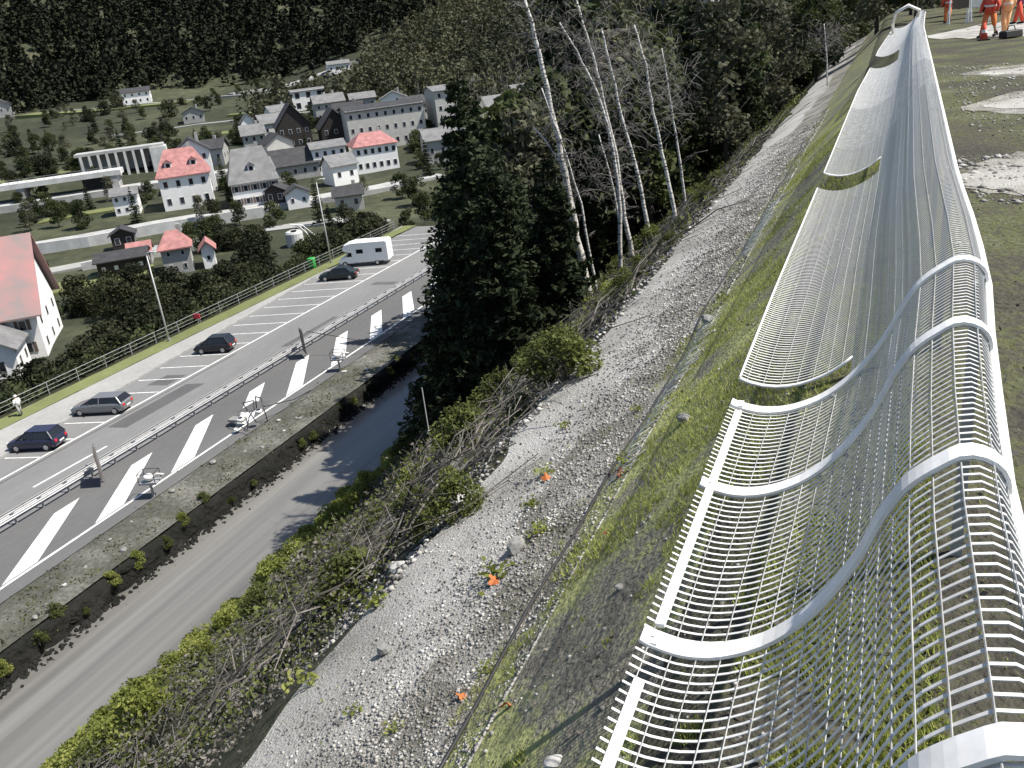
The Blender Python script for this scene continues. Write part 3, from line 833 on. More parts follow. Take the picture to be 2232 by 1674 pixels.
# woods between river and gravel, and behind the birches
def scatter(n, xr, yr, mind, seed, test=None):
    rng = random.Random(seed); out = []
    tries = 0
    while len(out) < n and tries < n * 60:
        tries += 1
        x, y = rng.uniform(*xr), rng.uniform(*yr)
        if test and not test(x, y): continue
        if all((x - a) ** 2 + (y - b) ** 2 > mind * mind for a, b in out): out.append((x, y))
    return out
for i, (x, y) in enumerate(scatter(56, (-30, -5), (50, 104), 3.4, 31, lambda x, y: x < -6.5 - (y - 50) * 0.02 and (x - 4.5) / y > -.49)):
    k = random.choice('aabcdp'); s = random.uniform(.9, 1.3) * (1.6 if x < -15 else 1)
    top = g(x, y) + 9 * s
    if x > -12: s = min(s, (1.2 - g(x, y)) / 9.0)
    tree(k, x, y, max(.4, s), 'tree in the dark wood behind the birches', 'trees in the wood behind the birches')
for i, (x, y) in enumerate(scatter(30, (-6, 34), (64, 100), 3.6, 33)):
    tree(random.choice('aapcb'), x, y, random.uniform(.7, .95), 'tree behind the workers beyond the crest', 'trees beyond the end of the crest')
for i, (x, y) in enumerate(scatter(80, (-62, 45), (108, 190), 6.4, 34, lambda x, y: not (-70 < x < -52 and y > 160) and not (abs(x + 47) < 9 and y > 135))):
    tree(random.choice('abccddp'), x, y, random.uniform(.7, 1.2), 'tree in the mixed wood across the valley head', 'trees of the mixed wood at the valley head')

for x, y, s, lb in ((-15.3, 33.4, .8, 'ragged dark leafy tree crowding the tallest conifer on its left'), (-13.6, 29.4, .42, 'ragged dark leafy tree between the conifers and the birches'), (-18.2, 39.0, .95, 'ragged dark leafy tree rising behind the tallest conifer')):
    o = thing('broadleaf_tree', lb, 'tree', (x, y, g(x, y) - .2), x)
    o.scale = (s, s, s); obj('crown', crownK, o); obj('trunk', trk, o)
for i, (x, y, s, k) in enumerate([(-21.3, 52.5, 1.8, 'b'), (-19, 50.5, 1.75, 'a'), (-24.8, 61, 2.0, 'b'), (-30, 72, 2.4, 'a'), (-21, 60, 2.0, 'b'), (-17, 57, 1.8, 'c'), (-30.5, 84, 2.5, 'b'), (-23, 74, 2.2, 'a'), (-28, 92, 2.5, 'b'), (-18.5, 47, 1.5, 'c'), (-23.8, 52.5, 1.5, 'a')]):
    tree(k, x, y, s, 'tall tree crowding behind the dark conifers', 'tall leafy trees behind the conifers')
for x, y in [(-22.4, 38.5), (-20, 36.0), (-17.6, 33.5), (-15.4, 30.0)]:
    tree('e', x, y, .75, 'tree at the ragged foot of the tallest conifers', 'bushes round the foot of the conifers')
# shrubs: near slope (bright along the river edge)
shA = crown_proto('foliage', 41, 2600, 1.9, 2.2, 0.15, M['leaf_bright'], 24, 0.05)
shB = crown_proto('foliage', 42, 2200, 1.5, 2.4, 0.17, M['leaf_bright'], 20, 0.02)
shC = crown_proto('foliage', 43, 2400, 1.8, 2.2, 0.15, M['leaf_low'], 22, 0.05)
def stems(name, seed, h, n=9):
    rng = random.Random(seed); w = MB()
    for k in range(n):
        a = rng.uniform(0, 6.28); r = rng.uniform(.2, .55) * h
        w.tube([(0, 0, -.2), (math.cos(a) * r * .4, math.sin(a) * r * .4, h * .45), (math.cos(a) * r, math.sin(a) * r, h * rng.uniform(.7, .98))], [.02, .014, .005], 4, False)
    return w.me(name, M['stick'], True)
stA = stems('stem', 1, 1.7)
def shrub(mesh, x, y, s, label, group, z=None):
    o = thing('shrub', label, 'shrub', (x, y, (g(x, y) if z is None else z) - .05), random.uniform(0, 6.28), group)
    o.scale = (s * random.uniform(.85, 1.2), s * random.uniform(.85, 1.2), s)
    obj('foliage', mesh, o); obj('stem', stA, o)
    return o
for i, (x, y) in enumerate(scatter(190, (-27.9, -21.0), (12, 62), 1.0, 51, lambda x, y: x < -23.6 - 1.6 * math.sin(y * .4))):
    shrub(random.choice((shA, shB)), x, y, random.uniform(.55, .95), 'bright green shrub on the river edge of the slope', 'bright shrubs along the near river edge')
for i, (x, y) in enumerate(scatter(44, (-24, -6), (8, 46), 2.1, 52)):
    shrub(random.choice((shC, shC, shB, shA)), x, y, random.uniform(.3, .65), 'scrubby green bush among dead branches on the slope', 'bushes on the slope below the gravel path')
shrub(shC, -4.35, 7.7, .33, 'dark bush on the gravel rim with its shadow on the path', None)
shrub(shC, -4.4, 11.7, .5, 'dark bush at the bulge of the upper gravel rim', None)
for i, (x, y) in enumerate(scatter(26, (-6.4, -4.7), (7, 34), .7, 53)):
    shrub(shC, x, y, random.uniform(.2, .42), 'small dark bush at the left rim of the gravel path', 'small bushes along the gravel rim')
for i, (x, y) in enumerate(scatter(42, (-37.5, -36.9), (14, 100), 1.2, 54)):
    shrub(random.choice((shC, shC, shA)), x, y, random.uniform(.18, .5), 'small weed bush rooted in the dark river bank', 'weeds rooted in the far river bank', z=-24.2 - (x + 37.5) * 1.5)

# undergrowth cover (nobody could count it)
rng = np.random.default_rng(61)
def cover(name, xr, yr, n, leaf, mtl, h, seed, label, test=None, clump=0.5):
    rng = np.random.default_rng(seed)
    pts = []
    nc = n // 14
    xs_ = rng.uniform(*xr, nc); ys_ = yr[0] + (yr[1] - yr[0]) * rng.uniform(0, 1, nc) ** 1.5
    for x, y in zip(xs_, ys_):
        if test and not test(x, y): continue
        m_ = 14
        dx = rng.normal(size=m_) * clump * .5; dy = rng.normal(size=m_) * clump * .5; hh = rng.uniform(0, h, m_) * rng.uniform(.4, 1.3)
        z = g(x, y); sl = (g(x + .5, y) - z) * 2
        pts.append(np.stack([x + dx, y + dy, z + sl * dx + hh], 1))
    C = np.concatenate(pts); dd = np.linalg.norm(C, axis=1)
    V, F = cards(C, leaf * np.clip(dd / 26, .28, 1.2), rng)
    return tag(obj(name, mesh_np(name, V, F, mtl)), label, kind='stuff')
cover('undergrowth', (-28.2, -5), (6, 60), 52000, 0.17, M['leaf_low'], 0.45, 62, 'low brambles and weeds covering the river slope', None, 0.8)
cover('dry_undergrowth', (-26, -5), (5, 42), 78000, 0.12, M['stick'], 0.35, 63, 'dry grey leaves and stalks on the slope', None, 0.9)
cover('ditch_scrub', (-72, -66.5), (20, 105), 26000, 0.4, M['leaf_mid'], 1.6, 64, 'dark scrub filling the embankment below the steel railing', None, 1.6)
cover('verge_weeds', (-40.9, -37.4), (12, 90), 12000, 0.13, M['leaf_low'], 0.16, 65, 'thin weeds between the stones of the verge', None, 0.5)

# dead branches lying on the slope
w = MB(); rr = random.Random(71)
for k in range(2600):
    x = rr.uniform(-25, -5.0); y = 7 + 38 * rr.random() ** 1.2
    if rr.random() < .35: x = rr.uniform(-9.5, -4.7)
    a = rr.uniform(0, 6.28); L = rr.uniform(.4, 2.2)
    p0 = Vector((x, y, g(x, y) + rr.uniform(.05, .35)))
    x2, y2 = x + math.cos(a) * L, y + math.sin(a) * L
    p2 = Vector((x2, y2, g(x2, y2) + rr.uniform(.05, .6)))
    r_ = rr.uniform(.007, .022)
    mid = p0.lerp(p2, .5) + Vector((rr.uniform(-.1, .1), rr.uniform(-.1, .1), rr.uniform(0, .18))) * L
    w.tube([p0, mid, p2], [r_, r_ * .8, r_ * .4], 4, False)
    for j in range(2):
        q = p0.lerp(p2, rr.uniform(.3, .9)); e = q + Vector((rr.uniform(-.5, .5), rr.uniform(-.5, .5), rr.uniform(0, .5))) * L * .5
        w.tube([q, e], [r_ * .5, r_ * .25], 3, False)
tag(w.build('fallen_branches', M['stick']), 'tangle of cut grey branches lying down the slope beside the gravel', kind='stuff')

# grass tufts
def blades(name, n, xf, yf, hmin, hmax, wd, mtl, seed, label, test=None):
    rng = np.random.default_rng(seed)
    X = np.array([xf(rng) for _ in range(n)]); Y = np.array([yf(rng) for _ in range(n)])
    if test is not None:
        kp = np.array([test(a, b) for a, b in zip(X, Y)]); X = X[kp]; Y = Y[kp]; n = len(X)
    Z = np.array([g(a, b) for a, b in zip(X, Y)])
    P0 = np.stack([X, Y, Z - .005], 1)
    th = rng.uniform(0, 2 * math.pi, n); h = rng.uniform(hmin, hmax, n); ln = rng.uniform(.2, .9, n) * h
    th2 = rng.uniform(0, 2 * math.pi, n)
    side = np.stack([np.cos(th), np.sin(th), np.zeros(n)], 1) * (wd * rng.uniform(.6, 1.4, n))[:, None]
    tip = P0 + np.stack([np.cos(th2) * ln, np.sin(th2) * ln, h], 1)
    V = np.stack([P0 - side, P0 + side, tip], 1).reshape(-1, 3)
    F = np.arange(3 * n).reshape(n, 3)
    return tag(obj(name, mesh_np(name, V, F, mtl)), label, kind='stuff')
def patchy(x, y): return wob(x * 1.7 + 3, y * 1.3) + 0.6 * wob(x * 5, y * 4.1) > 0.05
blades('grass', 130000, lambda r: r.uniform(-2.45, .25), lambda r: 2.2 + 26 * r.uniform(0, 1) ** 1.9, .018, .06, .0045, M['grass_blade'], 81, 'short mossy grass on the slope left of the mesh fence', patchy)
blades('grass', 50000, lambda r: r.uniform(.1, 3.2), lambda r: 1.0 + 32 * r.uniform(0, 1) ** 1.9, .01, .035, .004, M['grass_blade'], 82, 'dull short turf on the crest right of the mesh fence', lambda x, y: patchy(x + 5, y) and wob(x * .8, y * .6) > -.5)

# loose stones of the gravel
def stones(name, n, xf, yf, smin, smax, mtl, seed, label, test=None):
    rng = np.random.default_rng(seed)
    base = np.array([(1, 0, 0), (-1, 0, 0), (0, 1, 0), (0, -1, 0), (0, 0, 1), (0, 0, -1)], float)
    fc = np.array([(0, 2, 4), (2, 1, 4), (1, 3, 4), (3, 0, 4), (2, 0, 5), (1, 2, 5), (3, 1, 5), (0, 3, 5)])
    Vs, Fs = [], []
    k = 0
    for i in range(n):
        x, y = xf(rng), yf(rng)
        if test and not test(x, y): continue
        s = smin + (smax - smin) * rng.uniform() ** 3
        s *= min(1.3, 0.6 + 0.04 * y)
        v = base * s * rng.uniform(.6, 1.3, (6, 3)) * np.array([1, 1, .6])
        a = rng.uniform(0, 6.28); c_, s_ = math.cos(a), math.sin(a)
        v = v @ np.array([(c_, s_, 0), (-s_, c_, 0), (0, 0, 1)])
        Vs.append(v + np.array([x, y, g(x, y) + s * .15])); Fs.append(fc + 6 * k); k += 1
    return tag(obj(name, mesh_np(name, np.concatenate(Vs), np.concatenate(Fs), mtl)), label, kind='stuff')
stones('gravel', 42000, lambda r: min(-2.0, r.normal(-2.85, .6)), lambda r: 3 + 32 * r.uniform() ** 1.9, .006, .032, M['gravel_stone'], 91, 'loose pale stones scattered over the gravel path', lambda x, y: -4.7 < x)
stones('gravel', 3000, lambda r: r.uniform(-5.8, -4.4), lambda r: 6 + 28 * r.uniform() ** 1.4, .02, .07, M['gravel_stone'], 92, 'rubble spilling over the left rim of the path')

blades('straw', 16000, lambda r: -2.1 - abs(r.normal(0, .8)), lambda r: 3 + 28 * r.uniform() ** 1.8, .01, .05, .003, M['stick'], 94, 'dry grey straw and sprigs among the stones of the path', lambda x, y: x > -4.6)

stones('gravel', 700, lambda r: r.uniform(-2.2, -.2), lambda r: 2 + 20 * r.uniform() ** 1.7, .008, .03, M['gravel_stone'], 95, 'stray small stones in the mossy grass')
def litter(name, n, xf, yf, size, mtl, seed, label):
    rng = np.random.default_rng(seed); C = []
    for i in range(n):
        x, y = xf(rng), yf(rng); C.append((x, y, g(x, y) + .02))
    C = np.array(C); V, F = cards(C, size, rng, .6)
    return tag(obj(name, mesh_np(name, V, F, mtl)), label, kind='stuff')
litter('leaf_litter', 900, lambda r: r.uniform(-4.4, .2), lambda r: 2.2 + 20 * r.uniform() ** 1.7, .035, M['stick'], 96, 'small dry brown leaves strewn over grass and gravel')
litter('leaf_litter', 260, lambda r: r.uniform(-4.4, -1), lambda r: 2.2 + 20 * r.uniform() ** 1.7, .03, M['leaf_bright'], 97, 'tiny green weeds strewn over the gravel')
litter('leaf_litter', 700, lambda r: r.uniform(.4, 3), lambda r: 1.5 + 20 * r.uniform() ** 1.7, .03, M['stick'], 98, 'small dry leaves strewn over the crest turf')

# pale patches on the crest
def patch(name, pts, m, label, dz=0.012, n=5):
    """irregular sheet lying on the ground between two edge polylines"""
    L, R = pts
    V = []; k = len(L)
    for (a, b) in zip(L, R):
        for i in range(n + 1):
            t = i / n; x = a[0] + (b[0] - a[0]) * t; y = a[1] + (b[1] - a[1]) * t
            V.append((x, y, g(x, y) + dz))
    F = [(j * (n + 1) + i, j * (n + 1) + i + 1, (j + 1) * (n + 1) + i + 1, (j + 1) * (n + 1) + i) for j in range(k - 1) for i in range(n)]
    return tag(obj(name, mesh_np(name, V, F, m)), label, kind='structure')
def ragged(x0, x1, y0, y1, seed, taper=0.0, n=64):
    r = random.Random(seed); L, R = [], []
    for i in range(n):
        t = i / (n - 1); x = x0 + (x1 - x0) * t
        w_ = (1 - taper * (1 - min(1, t * 3))) * min(1, t / .12 + .02) ** .5
        m_ = (y0 + y1) / 2; h = (y1 - y0) / 2 * w_
        L.append((x, m_ - h * (1 + .18 * wob(x * 2.3, seed) + r.uniform(-.16, .16)))); R.append((x, m_ + h * (1 + .15 * wob(x * 2.1 + 9, seed) + r.uniform(-.12, .12))))
    return L, R
patch('gravel_patch', ragged(.72, 8, 9.9, 12.9, 1, .2), M['gravel_ground'], 'pale gravel crossing nearest to the camera on the crest')
patch('gravel_patch', ragged(1.2, 10, 14.9, 21.4, 12, .7), M['gravel_dirty'], 'dirty stony ground round the middle gravel patch', .008)
patch('gravel_patch', ragged(1.6, 12, 21.9, 28.5, 13, .7), M['gravel_dirty'], 'dirty stony ground round the farther gravel patch', .008)
patch('gravel_patch', ragged(.66, 8, 9.3, 13.6, 14, .3), M['gravel_dirty'], 'dirty stony ground round the nearest gravel crossing', .006)
patch('gravel_patch', ragged(1.55, 10, 16.2, 20.2, 2, .6), M['gravel_ground'], 'middle pale gravel patch on the crest')
patch('gravel_patch', ragged(2.0, 12, 22.8, 27, 3, .6), M['gravel_ground'], 'pale gravel patch just before the white track')
patch('gravel_track', ragged(1.5, 30, 38.5, 54, 4, .1), M['gravel_ground'], 'pale track at the end of the crest where the workers stand')
stones('gravel', 3000, lambda r: r.uniform(1.2, 8), lambda r: r.uniform(15, 28), .012, .04, M['gravel_stone'], 99, 'stones around the farther gravel patches')
stones('gravel', 2500, lambda r: r.uniform(.8, 6), lambda r: r.uniform(9.8, 13), .012, .06, M['gravel_stone'], 93, 'small stones on the pale gravel crossing')

# drain cable and comb of geogrid ends between gravel and grass
w = MB(); P_ = []
for y in seq(3, 30, .5):
    x = -2.3 + .06 * wob(y * .9, 1); P_.append((x, y, g(x, y) + .03))
w.tube(P_, .014, 6)
tag(w.build('cable', M['black'], smooth=True), 'black cable lying along the joint of gravel and grass', 'cable')
w = MB(); r = random.Random(5)
for y in seq(3.6, 22, .15):
    if math.sin(y * .8 + .6) < -.3: continue
    x0 = -2.24 + r.uniform(-.03, .03); x1 = -1.95 + r.uniform(-.1, .1)
    w.tube([(x0, y, g(x0, y) + .02), ((x0 + x1) / 2, y + r.uniform(-.03, .03), g((x0 + x1) / 2, y) + .05), (x1, y + r.uniform(-.03, .03), g(x1, y) + .02)], .005, 4, False)
tag(w.build('erosion_grid_ends', M['wire']), 'row of pale erosion mesh ends poking out beside the cable', kind='stuff')

# boulders and debris
def rock(x, y, s, label, m='stone', seed=0, z=None, group=None, flat=.6, cat='rock'):
    rng = np.random.default_rng(seed + 100)
    bm = bmesh.new(); bmesh.ops.create_icosphere(bm, subdivisions=2, radius=s)
    D = rng.normal(size=(5, 3))
    for v in bm.verts:
        n = v.co.normalized(); f_ = 1
        for d in D:
            dd = float(np.dot(d / np.linalg.norm(d), n)); f_ *= 1 - .18 * max(0, dd) ** 2 * (1 + dd)
        v.co = v.co * f_ * rng.uniform(.93, 1.05); v.co.z *= flat
    me = bpy.data.meshes.new('boulder'); bm.to_mesh(me); bm.free(); me.materials.append(M[m])
    o = obj('boulder', me, None, (x, y, (g(x, y) if z is None else z) + s * flat * .35), (0, 0, seed))
    return tag(o, label, cat, group)
rock(-1.5, 6.9, .1, 'round grey boulder with a pale top lying in the mossy grass', 'stone', 1, flat=.5)
rock(-2.9, 6.1, .12, 'dark stone beside a sprouting plant in the gravel', 'stone', 2, flat=.9)
rock(-1.25, 2.75, .055, 'pale stone in the grass close under the fence edge', 'pale_stone', 3)
rock(-1.35, 4.2, .04, 'small grey stone in the grass below the fence', 'stone', 4)
rock(-3.7, 5.0, .07, 'dark upright stone on the pale gravel', 'stone', 5, flat=1.5)
rock(-2.1, 11.3, .13, 'dark flat stone beside the cable bend', 'stone', 6)
rock(-4.5, 8.1, .16, 'pale boulder on the left rim of the gravel', 'pale_stone', 7)
rock(-4.9, 7.2, .14, 'light stone among the branches at the gravel rim', 'pale_stone', 8)
r = random.Random(9)
for i in range(34):
    x = r.uniform(-40.7, -37.6); y = 16 + 70 * r.random()
    rock(x, y, r.uniform(.12, .3), 'grey rubble stone on the weedy verge', random.choice(('stone', 'pale_stone')), 200 + i, z=-24.0, group='rubble stones on the verge')
for i in range(26):
    y = 16 + 62 * r.random()
    rock(-28.3 + r.uniform(-.2, .4), y, r.uniform(.12, .3), 'stone at the near waterline of the river', 'stone', 300 + i, z=-25.4, group='stones along the near waterline')
for i in range(40):
    x = r.uniform(-50, -40); y = r.uniform(112, 134)
    rock(x, y, r.uniform(.6, 1.9), 'pale boulder in the rock heap beyond the conifers', 'pale_stone', 400 + i, z=-24.5 + r.uniform(0, 3.5), group='boulders in the pale rock heap')

rng = np.random.default_rng(77); Vs = []; Fs = []  # added dark rubble: stands in for the bank wall's reflection on the water
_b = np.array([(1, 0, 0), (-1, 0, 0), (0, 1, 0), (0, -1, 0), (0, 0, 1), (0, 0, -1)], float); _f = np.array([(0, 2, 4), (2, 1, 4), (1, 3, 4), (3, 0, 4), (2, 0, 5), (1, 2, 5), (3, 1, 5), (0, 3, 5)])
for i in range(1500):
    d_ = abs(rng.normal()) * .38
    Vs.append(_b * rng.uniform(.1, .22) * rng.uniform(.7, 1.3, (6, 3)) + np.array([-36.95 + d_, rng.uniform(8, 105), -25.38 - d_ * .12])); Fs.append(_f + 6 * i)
tag(obj('reflection_rubble', mesh_np('reflection_rubble', np.concatenate(Vs), np.concatenate(Fs), M['rockwall'])), 'dark rubble added at the foot of the far river bank in place of its dark reflection', kind='stuff')

def leaf(x, y, s, label, m='maple', rz=0):
    pts = []
    for i in range(20):
        a = 2 * math.pi * i / 20
        rr_ = .75 * s * (.55 + .45 * abs(math.cos(2.5 * a)))
        pts.append((rr_ * math.cos(a), rr_ * math.sin(a), .012 + .25 * s * math.cos(a * 2)))
    vs = [(0, 0, .02)] + pts
    me = mesh_np('fallen_leaf', vs, [(0, 1 + i, 1 + (i + 1) % 20) for i in range(20)], M[m])
    dz = (g(x + .1, y) - g(x - .1, y)) / .2
    o = obj('fallen_leaf', me, None, (x, y, g(x, y) + .02), (0, -math.atan(dz), rz))
    return tag(o, label, 'leaf')
leaf(-2.1, 6.8, .07, 'orange leaf lying on the cable edge below a yellow plant', 'maple', 1)
leaf(-3.2, 7.7, .08, 'orange leaf on the far side of the pale gravel', 'maple', 2)
leaf(-2.9, 5.6, .085, 'orange leaf inside the low plant on the gravel', 'maple', 3)
leaf(-2.5, 4.1, .06, 'long brown orange leaf nearest the bottom of the gravel', 'maple', 4)
leaf(-1.9, 3.6, .06, 'pale orange leaf in the grass nearest the camera', 'maple', 5)
leaf(-1.8, 5.4, .035, 'small orange leaf in the moss', 'maple', 0)

def sprout(x, y, s, label, seed, mt='leaf_bright'):
    rng = np.random.default_rng(seed)
    o = thing('plant', label, 'plant', (x, y, g(x, y)), seed, None)
    n = 46; C = rng.normal(size=(n, 3)) * np.array([.5, .5, .28]) * s; C[:, 2] = np.abs(C[:, 2]) + .03
    V, F = cards(C, s * .42, rng, .6)
    tag(obj('leaf_cluster', mesh_np('leaf_cluster', V, F, M[mt]), o), kind='stuff')
    w = MB()
    for k in range(6):
        a = k * 1.05; w.tube([(0, 0, -.02), (math.cos(a) * s * .3, math.sin(a) * s * .3, s * .35)], [.004, .002], 4, False)
    w.build('stem', M['stick'], o)
for i, (x, y, s, lb) in enumerate([(-2.95, 5.7, .17, 'leafy yellow green plant around the orange leaf on the gravel'), (-2.75, 6.35, .12, 'small plant above the dark stone on the gravel'),
        (-3.3, 7.9, .13, 'yellow green plant with an orange leaf on the upper gravel'), (-3.15, 7.1, .1, 'thin trailing plant lower down the pale gravel'),
        (-2.15, 7.1, .1, 'yellow plant at the cable above the orange leaf'), (-3.6, 9.4, .09, 'tiny plant in the clean gravel'), (-2.4, 4.35, .07, 'tiny green plant beside the brown leaf'),
        (-3.5, 4.2, .08, 'tiny plant on the bright gravel in the lower corner'), (-2.95, 3.9, .07, 'tiny yellow plant at the bottom of the gravel'),
        (-4.45, 6.0, .16, 'plant sprouting among the branches on the gravel rim'), (-4.5, 4.9, .15, 'yellow green plant at the lower gravel rim'), (-2.5, 8.9, .08, 'tiny plant halfway up the gravel'),
        (-2.0, 11.9, .12, 'green tuft near the cable bend')]):
    sprout(x, y, s, lb, i + 1)

# ------------------------------------------------------------------ street furniture
def lamp_post(y, h, label):
    o = thing('street_lamp', label, 'street lamp', (-63.9, y, -23.85), 0, 'street lamps along the railing')
    w = MB(); w.tube([(0, 0, -.3), (0, 0, h * .5), (0, 0, h - .3)], [.1, .075, .05], 8); w.build('pole', M['pole'], o, smooth=True)
    w = MB(); w.tube([(0, 0, h - .35), (.15, 0, h - .08), (.7, 0, h)], [.045, .04, .035], 6); w.build('arm', M['pole'], o, smooth=True)
    w = MB(); w.box(.55, 1.25, -.14, .14, h - .05, h + .07); w.build('lamp_head', M['pole'], o, bevel=.02)
    w = MB(); w.lathe([(.16, 0), (.16, .3)], 8); w.build('base', M['galv'], o)
lamp_post(62.2, 8.9, 'tall street lamp at the railing behind the dark hatchback')
lamp_post(91.4, 10.4, 'tall street lamp at the railing beside the white motorhome')
lamp_post(33.0, 8.9, 'street lamp at the near end of the railing')

rl = thing('road_railing', 'thin steel railing with posts behind the parking bays', 'railing', (-65.0, 60, -23.85))
for y in seq(20, 110, 3.2):
    w = MB(); w.bar((0, y - 60, -.3), (0, y - 60, 1.1), .06); w.build('post', M['galv'], rl)
for z in (1.08, .72, .38):
    w = MB(); w.tube([(0, -40, z), (0, 50, z)], .028 if z > 1 else .018, 6); w.build('rail', M['galv'], rl)

# double steel guard rail along the median
gr = thing('guardrail', 'double steel crash barrier between road and hatched lane', 'crash barrier', (-47.75, 50, -24))
wp = [(.0, .55), (.05, .6), (.0, .66), (.05, .74), (.0, .8)]
for dx, fl in ((-.32, -1), (.32, 1)):
    for y0 in seq(-54, 54, 4.0)[:-1]:
        w = MB()
        vs = []
        for yy in (y0, y0 + 3.985):
            for px_, pz in wp: vs.append((dx + fl * px_, yy, pz))
            for px_, pz in reversed(wp): vs.append((dx + fl * (px_ - .02), yy, pz))
        nn = 10
        fs = [(i, (i + 1) % nn, (i + 1) % nn + nn, i + nn) for i in range(nn)] + [tuple(range(nn)), tuple(range(nn, 2 * nn))]
        w.add(vs, fs); w.build('rail_beam', M['galv'], gr)
bp = MB(); bp.box(-.06, .06, -.04, .04, -.02, .78); bp.box(-.3, .3, -.03, .03, .58, .66)
bpm = bp.me('post', M['galv'])
for y in seq(-53, 53, 2.0): obj('post', bpm, gr, (0, y, 0))
tp = MB(); tp.tube([(0, -54, .98), (0, 54, .98)], .03, 6); tp.build('top_tube', M['galv'], gr)

def sign_slab(x, y, lb):
    o = thing('road_sign', lb, 'road sign', (x, y, -24))
    w = MB(); w.box(-.06, .06, -.05, .05, -.2, 2.6); w.build('post', M['galv'], o)
    w = MB(); w.box(-.8, .8, .055, .1, .35, 2.5); w.build('panel', M['brown'], o, bevel=.01)
    w = MB()
    for z in (.7, 2.1): w.box(-.75, .75, .102, .13, z, z + .05)
    w.build('stiffener', M['galv'], o)
    o.rotation_euler = (0, 0, math.radians(136))
    return o
sign_slab(-46.3, 36.6, 'brown sign panel seen from its edge beyond the guardrail, near end')
sign_slab(-46.3, 59.9, 'brown sign panel seen from its edge beyond the guardrail, farther up the road')

def flood(x, y, lb, rz=0.3):
    o = thing('light_gantry', lb, 'lighting frame', (x, y, -24.0), rz)
    w = MB(); w.bar((0, 0, -.1), (0, 0, 1.0), .12); w.build('post', M['galv'], o)
    w = MB(); w.box(-.55, .6, -.35, .45, .95, 1.08); w.build('platform', M['galv'], o, bevel=.02)
    w = MB()
    for a in (-.5, .55):
        w.tube([(a, -.35, 1.0), (a, -.35, 1.7)], .025, 5)
        w.tube([(a, .45, 1.0), (a, .45, 1.7)], .025, 5)
    w.tube([(-.5, -.35, 1.7), (.55, -.35, 1.7), (.55, .45, 1.7), (-.5, .45, 1.7), (-.5, -.35, 1.7)], .025, 5)
    w.build('handrail', M['darkmetal'], o)
    w = MB(); w.lathe([(.12, 0), (.3, .18), (.33, .3), (.2, .42)], 12, 'z', (0, 0, 1.1)); w.build('lamp_housing', M['plate'], o, smooth=True)
    w = MB(); w.tube([(.2, 0, 1.25), (.55, .1, 1.5), (.95, .15, 1.4)], .06, 6); w.build('bracket', M['plate'], o, smooth=True)
flood(-41.2, 35.6, 'white lamp unit on a railed steel platform near the verge, nearest one')
flood(-41.0, 57.0, 'white lamp unit on a railed steel platform near the verge, farther one')

o = thing('pipe_gantry', 'dark bent pipe frame with two round lamps lying over the verge', 'lighting frame', (-41.8, 46.0, -24.0), 0)
for pts, r_ in (([(-1.9, 2.2, .1), (-1.6, 1.6, 1.0), (-.4, 1.4, 1.35), (.4, .4, 1.2), (.6, -.6, .9)], .045), ([(-1.5, 2.8, .1), (-1.0, 2.4, 1.2), (.2, 1.6, 1.5), (.9, .8, 1.2)], .045),
                ([(-1.8, -.4, .1), (-1.0, -.6, .5), (0, -1.0, .4), (1.1, -1.4, .3)], .035), ([(.9, .8, 1.2), (1.2, 2.2, .9), (1.5, 3.6, .6), (1.8, 5.4, .6)], .04), ([(.6, -.6, .9), (.5, -.9, .1)], .04), ([(.9, .8, 1.2), (.9, .9, 0)], .04)):
    w = MB(); w.tube(pts, r_, 6); w.build('pipe', M['darkmetal'], o, smooth=True)
for q in ((.3, -1.1, .8), (1.0, .1, .95)):
    w = MB(); w.lathe([(.10, 0), (.26, .1), (.27, .26), (.22, .3)], 12, 'z', q); lh = w.build('lamp_head', M['plate'], o, smooth=True)
    w = MB(); w.lathe([(.17, .31), (.16, .33)], 12, 'z', q); w.build('lens', M['car_glass'], lh)
w = MB(); w.box(-1.6, -.3, -.4, .3, .35, .55); w.build('base_slab', M['stone'], o, bevel=.04)
w = MB(); w.tube([(-46.0, 60.2, -21.8), (-43.5, 60.6, -22.3), (-41.0, 61.0, -22.9), (-39.6, 61.4, -23.4)], .03, 5)
tag(w.build('cable', M['black']), 'dark cable sagging from the farther sign panel to the verge', 'cable')
w = MB(); w.tube([(-19.6, 30.6, -15.1), (-19.5, 30.6, -12.5)], .03, 6)
o = thing('marker_pole', 'thin grey pole with a round knob in front of the dark conifer', 'pole', (-14.6, 24.8, g(-14.6, 24.8)))
w = MB(); w.tube([(0, 0, -.3), (0, 0, 2.4)], [.025, .02], 6); w.build('pole', M['pole'], o)
w = MB(); w.lathe([(.02, 0), (.07, .04), (.08, .1), (.03, .16)], 10, 'z', (0, 0, .6)); w.build('knob', M['plate'], o, smooth=True)

o = thing('waste_bin', 'bright green bin behind the railing near the far street lamp', 'bin', (-65.6, 89.7, -24.0), .2)
w = MB(); w.prism([(-.35, 0), (.35, 0), (.42, 1.15), (-.42, 1.15)], -.35, .35); w.build('body', M['green_bin'], o, bevel=.03)
w = MB(); w.box(-.4, .4, -.46, .46, 1.16, 1.24); w.build('lid', M['green_bin'], o, bevel=.03)
o = thing('road_marker', 'small red and white board at the railing past the near street lamp', 'sign', (-64.6, 67.3, -23.85))
w = MB(); w.bar((0, 0, 0), (0, 0, .6), .05); w.build('post', M['galv'], o)
w = MB(); w.box(-.4, .4, -.03, .03, .62, 1.1); w.build('board', M['red_paint'], o)

